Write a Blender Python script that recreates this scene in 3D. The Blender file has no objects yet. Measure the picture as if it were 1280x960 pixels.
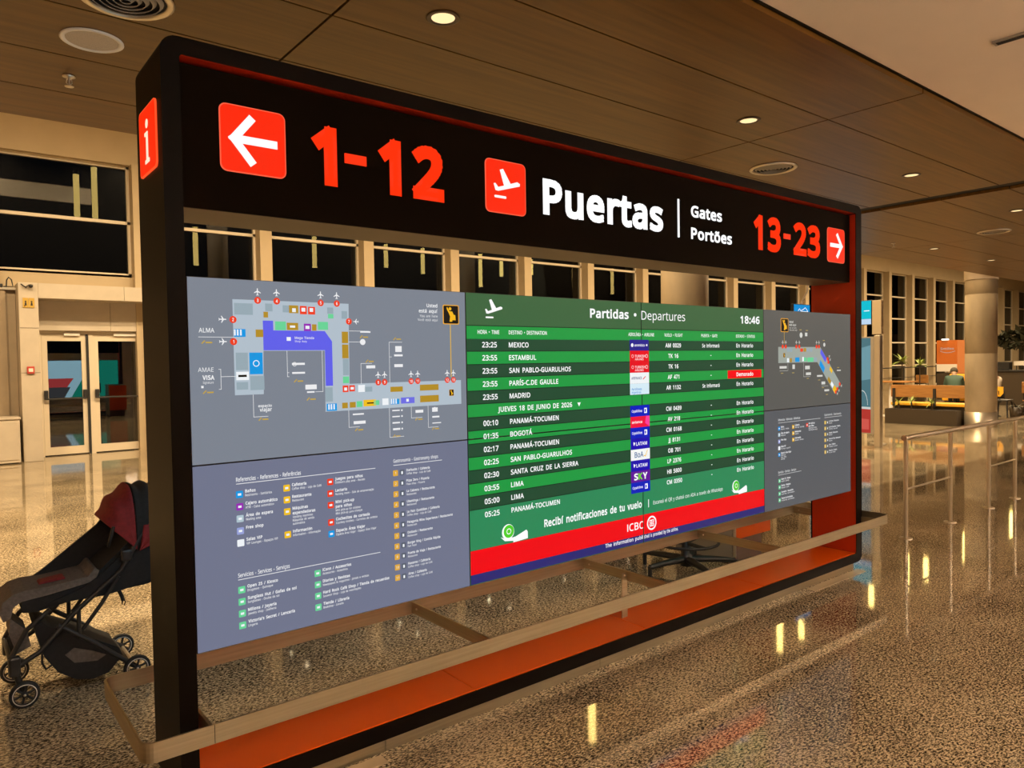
import bpy, bmesh, math, random
from mathutils import Vector, Matrix
random.seed(7)
SC = bpy.context.scene
COL = SC.collection
PI = math.pi

# ---------------------------------------------------------------- camera, world, lights, exposure
cam = bpy.data.cameras.new('camera')
cam_o = bpy.data.objects.new('camera', cam)
COL.objects.link(cam_o)
cam.sensor_fit = 'HORIZONTAL'
cam.sensor_width = 36.0
cam.lens = 914.2143 / 1280 * 36.0
cam.clip_start, cam.clip_end = 0.05, 200
r_ = Vector((0.77994208, -0.62564271, -0.01617239))
u_ = Vector((0.03116241, 0.01301335, 0.99942962))
f_ = Vector((0.6250754, 0.78000119, -0.02964619))
M4 = Matrix((r_, u_, -f_)).transposed().to_4x4()
M4.translation = Vector((-0.6345, -2.6174, 1.6))
cam_o.matrix_world = M4
SC.camera = cam_o

SC.view_settings.view_transform = 'Standard'
SC.view_settings.look = 'None'
SC.view_settings.exposure = 0.0
SC.view_settings.gamma = 1.0
SC.view_settings.use_curve_mapping = False
SC.cycles.caustics_reflective = False

W = bpy.data.worlds.new('night')
SC.world = W
W.use_nodes = True
W.node_tree.nodes['Background'].inputs[0].default_value = (0.010, 0.012, 0.018, 1)
W.node_tree.nodes['Background'].inputs[1].default_value = 0.25


def area(name, loc, size, power, col, rot=(0, 0, 0), spread=None):
    l = bpy.data.lights.new(name, 'AREA')
    l.shape = 'RECTANGLE'
    l.size, l.size_y = size
    l.energy = power
    l.color = col
    if spread: l.spread = spread
    o = bpy.data.objects.new(name, l)
    o.location = loc
    o.rotation_euler = rot
    COL.objects.link(o)
    return o


WARM = (1.0, 0.75, 0.44)
HALL, FRONT, CEIL_FILL = 1120, 45, 900


def spot(name, loc, power, col, angle, rad):
    l = bpy.data.lights.new(name, 'SPOT')
    l.energy, l.color, l.spot_size, l.spot_blend, l.shadow_soft_size = power, col, math.radians(angle), 0.5, rad
    o = bpy.data.objects.new(name, l)
    o.location = loc
    COL.objects.link(o)


# high-bay lamps of the hall beyond the wood ceiling
for k in range(12):
    for y in (4.4, 5.8):
        spot('high_bay_lamp', (-4 + 4.4 * k, y, 8.6), HALL, WARM, 155, 0.07)
# lamps of the front hall behind the camera
for x in (-3.0, 3.0, 9.0, 16.0):
    area('front_hall_light', (x, -7.0, 3.25), (4.0, 1.2), FRONT, (1.0, 0.78, 0.54))
# unseen uplights added to brighten the white ceiling of the front hall
for x in (0.0, 8.0, 16.0):
    area('ceiling_fill', (x, -6.5, 2.3), (6.0, 0.4), CEIL_FILL, (1.0, 0.84, 0.69), rot=(PI, 0, 0))


# ---------------------------------------------------------------- materials
def lin(c):
    c = c / 255.0
    return c / 12.92 if c <= 0.04045 else ((c + 0.055) / 1.055) ** 2.4


def rgb(r, g, b):
    return (lin(r), lin(g), lin(b), 1.0)


def mat(name, col, rough=0.5, metal=0.0, spec=0.5, noise=None, coat=0.0):
    m = bpy.data.materials.new(name)
    m.use_nodes = True
    nt = m.node_tree
    b = nt.nodes['Principled BSDF']
    b.inputs['Base Color'].default_value = col
    b.inputs['Roughness'].default_value = rough
    b.inputs['Metallic'].default_value = metal
    b.inputs['Specular IOR Level'].default_value = spec
    b.inputs['Coat Weight'].default_value = coat
    if noise:                                   # (scale xyz, amount)
        sc, amt = noise
        tc = nt.nodes.new('ShaderNodeTexCoord')
        mp = nt.nodes.new('ShaderNodeMapping')
        mp.inputs['Scale'].default_value = sc
        n = nt.nodes.new('ShaderNodeTexNoise')
        n.inputs['Scale'].default_value = 1.0
        n.inputs['Detail'].default_value = 5
        rp = nt.nodes.new('ShaderNodeValToRGB')
        rp.color_ramp.elements[0].position = 0.3
        rp.color_ramp.elements[1].position = 0.7
        rp.color_ramp.elements[0].color = (*[c * (1 - amt) for c in col[:3]], 1)
        rp.color_ramp.elements[1].color = (*[min(1, c * (1 + amt)) for c in col[:3]], 1)
        nt.links.new(tc.outputs['Object'], mp.inputs[0])
        nt.links.new(mp.outputs[0], n.inputs['Vector'])
        nt.links.new(n.outputs[0], rp.inputs[0])
        nt.links.new(rp.outputs[0], b.inputs['Base Color'])
    return m


_em = {}


def em(r, g, b, s=1.0):
    k = (r, g, b, s)
    if k in _em: return _em[k]
    m = bpy.data.materials.new('glow_%d_%d_%d' % (r, g, b))
    m.use_nodes = True
    p = m.node_tree.nodes['Principled BSDF']
    p.inputs['Base Color'].default_value = (0.003, 0.003, 0.003, 1)
    p.inputs['Roughness'].default_value = 0.35
    p.inputs['Specular IOR Level'].default_value = 0.08
    p.inputs['Emission Color'].default_value = rgb(r, g, b)
    p.inputs['Emission Strength'].default_value = s
    _em[k] = m
    return m


def granite():
    m = bpy.data.materials.new('polished_granite')
    m.use_nodes = True
    nt = m.node_tree
    b = nt.nodes['Principled BSDF']
    tc = nt.nodes.new('ShaderNodeTexCoord')
    mp = nt.nodes.new('ShaderNodeMapping')
    mp.inputs['Rotation'].default_value = (0, 0, 0.35)
    mp.inputs['Scale'].default_value = (66, 128, 100)
    n1 = nt.nodes.new('ShaderNodeTexNoise')
    n1.inputs['Scale'].default_value = 1.0
    n1.inputs['Detail'].default_value = 4
    n1.inputs['Roughness'].default_value = 0.62
    n1.inputs['Distortion'].default_value = 0.6
    n2 = nt.nodes.new('ShaderNodeTexNoise')
    n2.inputs['Scale'].default_value = 1.3
    n2.inputs['Detail'].default_value = 3
    ad = nt.nodes.new('ShaderNodeMath')
    ad.operation = 'MULTIPLY_ADD'
    ad.inputs[1].default_value = 0.16
    rp = nt.nodes.new('ShaderNodeValToRGB')
    cr = rp.color_ramp
    cr.elements[0].position = 0.50
    cr.elements[0].color = (0.045, 0.033, 0.020, 1)
    cr.elements[1].position = 0.72
    cr.elements[1].color = (0.74, 0.60, 0.40, 1)
    e = cr.elements.new(0.57)
    e.color = (0.20, 0.155, 0.095, 1)
    e = cr.elements.new(0.62)
    e.color = (0.50, 0.40, 0.26, 1)
    nt.links.new(tc.outputs['Object'], mp.inputs[0])
    nt.links.new(mp.outputs[0], n1.inputs['Vector'])
    nt.links.new(tc.outputs['Object'], n2.inputs['Vector'])
    nt.links.new(n2.outputs[0], ad.inputs[0])
    nt.links.new(n1.outputs[0], ad.inputs[2])
    nt.links.new(ad.outputs[0], rp.inputs[0])
    nt.links.new(rp.outputs[0], b.inputs['Base Color'])
    b.inputs['Roughness'].default_value = 0.045
    b.inputs['IOR'].default_value = 1.5
    return m


def wood(name, dark, light, sc, rough=0.32, spec=0.5):
    m = bpy.data.materials.new(name)
    m.use_nodes = True
    nt = m.node_tree
    b = nt.nodes['Principled BSDF']
    tc = nt.nodes.new('ShaderNodeTexCoord')
    mp = nt.nodes.new('ShaderNodeMapping')
    mp.inputs['Scale'].default_value = sc
    n = nt.nodes.new('ShaderNodeTexNoise')
    n.inputs['Scale'].default_value = 1.0
    n.inputs['Detail'].default_value = 6
    n.inputs['Distortion'].default_value = 0.4
    rp = nt.nodes.new('ShaderNodeValToRGB')
    rp.color_ramp.elements[0].position = 0.32
    rp.color_ramp.elements[1].position = 0.7
    rp.color_ramp.elements[0].color = (*dark, 1)
    rp.color_ramp.elements[1].color = (*light, 1)
    nt.links.new(tc.outputs['Object'], mp.inputs[0])
    nt.links.new(mp.outputs[0], n.inputs['Vector'])
    nt.links.new(n.outputs[0], rp.inputs[0])
    nt.links.new(rp.outputs[0], b.inputs['Base Color'])
    b.inputs['Specular IOR Level'].default_value = spec
    b.inputs['Roughness'].default_value = rough
    return m


def glass(name, tint=(0.75, 0.8, 0.8), refl=1.5):
    m = bpy.data.materials.new(name)
    m.use_nodes = True
    nt = m.node_tree
    nt.nodes.remove(nt.nodes['Principled BSDF'])
    out = nt.nodes['Material Output']
    tr = nt.nodes.new('ShaderNodeBsdfTransparent')
    tr.inputs[0].default_value = (*tint, 1)
    gl = nt.nodes.new('ShaderNodeBsdfGlossy')
    gl.inputs['Roughness'].default_value = 0.0
    fr = nt.nodes.new('ShaderNodeFresnel')
    fr.inputs['IOR'].default_value = refl
    mx = nt.nodes.new('ShaderNodeMixShader')
    nt.links.new(fr.outputs[0], mx.inputs[0])
    nt.links.new(tr.outputs[0], mx.inputs[1])
    nt.links.new(gl.outputs[0], mx.inputs[2])
    nt.links.new(mx.outputs[0], out.inputs[0])
    return m


GRANITE = granite()
CEILWOOD = wood('ceiling_wood', (0.092, 0.040, 0.005), (0.155, 0.071, 0.010), (1.2, 26, 26), 0.38, 0.3)
BENCHWOOD = wood('bench_wood', (0.30, 0.13, 0.035), (0.44, 0.21, 0.06), (1.5, 3, 30), 0.35)
SLOT = mat('slot_black', (0.010, 0.007, 0.005, 1), 0.8)
PLASTER = mat('plaster', (0.76, 0.66, 0.56, 1), 0.7, noise=((3, 3, 3), 0.02))
CREAM = mat('cream_wall', (0.46, 0.355, 0.22, 1), 0.65, noise=((2, 2, 2), 0.04))
STONE = mat('stone_panel', (0.50, 0.43, 0.34, 1), 0.5, noise=((5, 5, 5), 0.05))
STONEDK = mat('brown_panel', (0.30, 0.23, 0.15, 1), 0.5, noise=((5, 5, 5), 0.06))
CONCRETE = mat('concrete', (0.27, 0.205, 0.125, 1), 0.75, noise=((2.5, 2.5, 1.2), 0.22))
GLASS = glass('window_glass', (0.5, 0.55, 0.55))
DOORGLASS = glass('door_glass', (0.45, 0.5, 0.5), 2.6)
FRAMEBLK = mat('frame_black', (0.004, 0.0024, 0.0015, 1), 0.42, spec=0.06)
LINING = mat('red_lacquer', (0.50, 0.035, 0.006, 1), 0.36, spec=0.3)
DECK = mat('orange_lacquer', (0.66, 0.085, 0.002, 1), 0.38, spec=0.2)
PANELBR = mat('sign_panel', (0.005, 0.0028, 0.0010, 1), 0.5, spec=0.02)
PANELUN = mat('sign_underside', (0.16, 0.125, 0.09, 1), 0.5)
STEEL = mat('brushed_steel', (0.47, 0.40, 0.275, 1), 0.45, 1.0, noise=((3, 3, 90), 0.10))
KICK = mat('dull_steel', (0.30, 0.25, 0.165, 1), 0.45, 1.0, noise=((3, 3, 90), 0.10))
STEELSAT = mat('satin_steel', (0.68, 0.60, 0.48, 1), 0.34, 0.85)
CASING = mat('display_casing', (0.012, 0.012, 0.013, 1), 0.4)
BLACKPL = mat('black_plastic', (0.016, 0.015, 0.015, 1), 0.45)
BLACKFAB = mat('black_fabric', (0.012, 0.011, 0.011, 1), 0.9, noise=((60, 60, 60), 0.3))
GREYFAB = mat('grey_fabric', (0.125, 0.105, 0.092, 1), 0.9, noise=((70, 70, 70), 0.25))
REDFAB = mat('red_fabric', (0.20, 0.010, 0.012, 1), 0.8, noise=((60, 60, 60), 0.2))
RUBBER = mat('rubber', (0.012, 0.012, 0.012, 1), 0.7)
WHITEPL = mat('white_plastic', (0.72, 0.68, 0.62, 1), 0.4)
DOORWH = mat('door_frame_paint', (0.64, 0.55, 0.42, 1), 0.45)
YELLOW = mat('yellow_vinyl', (0.85, 0.42, 0.02, 1), 0.45)
DARKBR = mat('dark_brown_box', (0.040, 0.026, 0.013, 1), 0.5)
LEAF = mat('leaf_green', (0.26, 0.34, 0.07, 1), 0.55)
LEAFDK = mat('leaf_dark', (0.020, 0.022, 0.008, 1), 0.7)
SKIN = mat('skin', (0.46, 0.27, 0.17, 1), 0.55)
HAIR = mat('hair', (0.030, 0.024, 0.019, 1), 0.7)
GREYPANEL = mat('grey_laminate', (0.30, 0.26, 0.21, 1), 0.5)
PALESTRIP = mat('pale_strip', (0.62, 0.50, 0.34, 1), 0.25, 0.3)
BRONZE = mat('rim_bronze', (0.06, 0.035, 0.018, 1), 0.4)
LAMP = em(255, 224, 165, 1.25)
TUBE = em(255, 214, 120, 11.0)
WHT = em(255, 255, 255, 1.0)


# ---------------------------------------------------------------- mesh builder
class MB:
    def __init__(s):
        s.v, s.f, s.m, s.sm = [], [], [], []
        s.mi = 0
        s.mats = []

    def use(s, m):
        if m not in s.mats: s.mats.append(m)
        s.mi = s.mats.index(m)
        return s

    def add(s, vs, fs, smooth=False):
        b = len(s.v)
        s.v += [tuple(v) for v in vs]
        for f in fs:
            s.f.append([b + i for i in f])
            s.m.append(s.mi)
            s.sm.append(smooth)
        return s

    def box(s, x0, x1, y0, y1, z0, z1):
        vs = [(x, y, z) for z in (z0, z1) for y in (y0, y1) for x in (x0, x1)]
        return s.add(vs, [(0, 2, 3, 1), (4, 5, 7, 6), (0, 1, 5, 4), (2, 6, 7, 3), (0, 4, 6, 2), (1, 3, 7, 5)])

    def bbox(s, x0, x1, y0, y1, z0, z1, bev=0.01, seg=2):
        bm = bmesh.new()
        bmesh.ops.create_cube(bm, size=1)
        for v in bm.verts:
            v.co = Vector(((x0 + x1) / 2 + v.co.x * (x1 - x0), (y0 + y1) / 2 + v.co.y * (y1 - y0), (z0 + z1) / 2 + v.co.z * (z1 - z0)))
        bmesh.ops.bevel(bm, geom=bm.edges[:], offset=bev, segments=seg, affect='EDGES', profile=0.5)
        return s.bm(bm)

    def bm(s, bm, smooth=False, mx=None):
        bm.verts.index_update()
        vs = [(mx @ v.co) if mx else v.co.copy() for v in bm.verts]
        s.add(vs, [[v.index for v in f.verts] for f in bm.faces], smooth)
        bm.free()
        return s

    def prism(s, poly, a, b, axis='y', smooth=False):
        """poly: 2D points; extruded from a to b along axis.  axis y: poly=(x,z); axis x: (y,z); axis z: (x,y)"""
        def P(p, t):
            return {'y': (p[0], t, p[1]), 'x': (t, p[0], p[1]), 'z': (p[0], p[1], t)}[axis]
        n = len(poly)
        vs = [P(p, a) for p in poly] + [P(p, b) for p in poly]
        fs = [list(range(n)), list(range(2 * n - 1, n - 1, -1))]
        s.add(vs, fs)
        s.add(vs, [(i, i + n, (i + 1) % n + n, (i + 1) % n) for i in range(n)], smooth)
        return s

    def tube(s, pts, r, n=10, closed=False, caps=True):
        pts = [Vector(p) for p in pts]
        k = len(pts)
        rs = r if isinstance(r, (list, tuple)) else [r] * k
        vs, fs = [], []
        up = None
        for i, p in enumerate(pts):
            if closed:
                t = pts[(i + 1) % k] - pts[i - 1]
            else:
                t = pts[min(i + 1, k - 1)] - pts[max(i - 1, 0)]
            t.normalize()
            if up is None:
                up = Vector((0, 0, 1)) if abs(t.z) < 0.9 else Vector((1, 0, 0))
            a = up - t * up.dot(t)
            if a.length < 1e-4:
                a = Vector((1, 0, 0)) - t * t.x
            a.normalize()
            up = a
            b = t.cross(a)
            for j in range(n):
                w = 2 * PI * j / n
                vs.append(p + (a * math.cos(w) + b * math.sin(w)) * rs[i])
        for i in range(k if closed else k - 1):
            for j in range(n):
                i2 = (i + 1) % k
                fs.append((i * n + j, i * n + (j + 1) % n, i2 * n + (j + 1) % n, i2 * n + j))
        s.add(vs, fs, True)
        if caps and not closed:
            s.add(vs, [list(range(n))[::-1], [(k - 1) * n + j for j in range(n)]])
        return s

    def lathe(s, prof, c, n=32, axis='z', smooth=True):
        vs, fs = [], []
        for (r, h) in prof:
            for j in range(n):
                w = 2 * PI * j / n
                a, b = r * math.cos(w), r * math.sin(w)
                vs.append({'z': (c[0] + a, c[1] + b, c[2] + h), 'y': (c[0] + a, c[1] + h, c[2] + b), 'x': (c[0] + h, c[1] + a, c[2] + b)}[axis])
        for i in range(len(prof) - 1):
            for j in range(n):
                fs.append((i * n + j, i * n + (j + 1) % n, (i + 1) * n + (j + 1) % n, (i + 1) * n + j))
        return s.add(vs, fs, smooth)

    def ball(s, c, rx, ry, rz, n=14):
        bm = bmesh.new()
        bmesh.ops.create_uvsphere(bm, u_segments=n, v_segments=max(6, n // 2 + 2), radius=1)
        return s.bm(bm, True, Matrix.Translation(c) @ Matrix.Diagonal((rx, ry, rz, 1)))

    # flat marks on a plane y = const facing -y (X to the right, Z up)
    def rect(s, x0, x1, z0, z1, y):
        return s.add([(x0, y, z0), (x1, y, z0), (x1, y, z1), (x0, y, z1)], [(0, 1, 2, 3)])

    def poly(s, pts, y):
        bm = bmesh.new()
        vs = [bm.verts.new((p[0], y, p[1])) for p in pts]
        f = bm.faces.new(vs)
        f.normal_update()
        bmesh.ops.triangulate(bm, faces=[f])
        return s.bm(bm)

    def disc(s, x, z, r, y, n=20):
        return s.add([(x + r * math.cos(2 * PI * i / n), y, z + r * math.sin(2 * PI * i / n)) for i in range(n)], [list(range(n))])

    def ring(s, x, z, r0, r1, y, n=28):
        vs = [(x + r * math.cos(2 * PI * i / n), y, z + r * math.sin(2 * PI * i / n)) for r in (r0, r1) for i in range(n)]
        return s.add(vs, [(i, (i + 1) % n, (i + 1) % n + n, i + n) for i in range(n)])

    def rrect(s, x0, x1, z0, z1, r, y, n=5):
        return s.add([(p[0], y, p[1]) for p in rr(x0, x1, z0, z1, r, n)], [list(range(4 * (n + 1)))])

    def line(s, pts, w, y):
        for (a, b) in zip(pts[:-1], pts[1:]):
            dx, dz = b[0] - a[0], b[1] - a[1]
            l = math.hypot(dx, dz) or 1
            nx, nz = -dz / l * w / 2, dx / l * w / 2
            ex, ez = dx / l * w / 2, dz / l * w / 2
            s.add([(a[0] + nx - ex, y, a[1] + nz - ez), (b[0] + nx + ex, y, b[1] + nz + ez), (b[0] - nx + ex, y, b[1] - nz + ez), (a[0] - nx - ex, y, a[1] - nz - ez)], [(3, 2, 1, 0)])
        return s

    def build(s, name, m=None, parent=None, sub=0, bev=0, kind=None):
        org = Vector((0, 0, 0))
        p = parent
        while p is not None:
            org += p.location
            p = p.parent
        me = bpy.data.meshes.new(name)
        me.from_pydata([Vector(v) - org for v in s.v], [], s.f)
        ms = s.mats if s.mats else [m]
        for x in ms: me.materials.append(x)
        if len(ms) > 1: me.polygons.foreach_set('material_index', s.m)
        me.polygons.foreach_set('use_smooth', s.sm)
        me.update()
        o = bpy.data.objects.new(name, me)
        COL.objects.link(o)
        if parent is not None: o.parent = parent
        if bev:
            b = o.modifiers.new('bevel', 'BEVEL')
            b.width, b.segments, b.limit_method = bev, 2, 'ANGLE'
        if sub:
            d = o.modifiers.new('sub', 'SUBSURF')
            d.levels = d.render_levels = sub
        if kind: o['kind'] = kind
        return o


def rr(x0, x1, z0, z1, r, n=5):
    out = []
    for (cx, cz, a0) in ((x1 - r, z0 + r, -90), (x1 - r, z1 - r, 0), (x0 + r, z1 - r, 90), (x0 + r, z0 + r, 180)):
        for i in range(n + 1):
            a = math.radians(a0 + 90 * i / n)
            out.append((cx + r * math.cos(a), cz + r * math.sin(a)))
    return out


def tag(o, label, cat, group=None, kind=None):
    o['label'] = label
    o['category'] = cat
    if group: o['group'] = group
    if kind: o['kind'] = kind
    return o


def thing(name, loc, label, cat, group=None):
    o = bpy.data.objects.new(name, None)
    o.empty_display_size = 0.1
    COL.objects.link(o)
    o.location = loc
    return tag(o, label, cat, group)


def kids(o): return [c for c in bpy.data.objects if c.parent == o]


def copy_tree(o, parent=None):
    c = o.copy()
    COL.objects.link(c)
    if parent is not None: c.parent = parent
    for k in kids(o): copy_tree(k, c)
    return c


# text ---------------------------------------------------------------
_cap = {}


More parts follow.
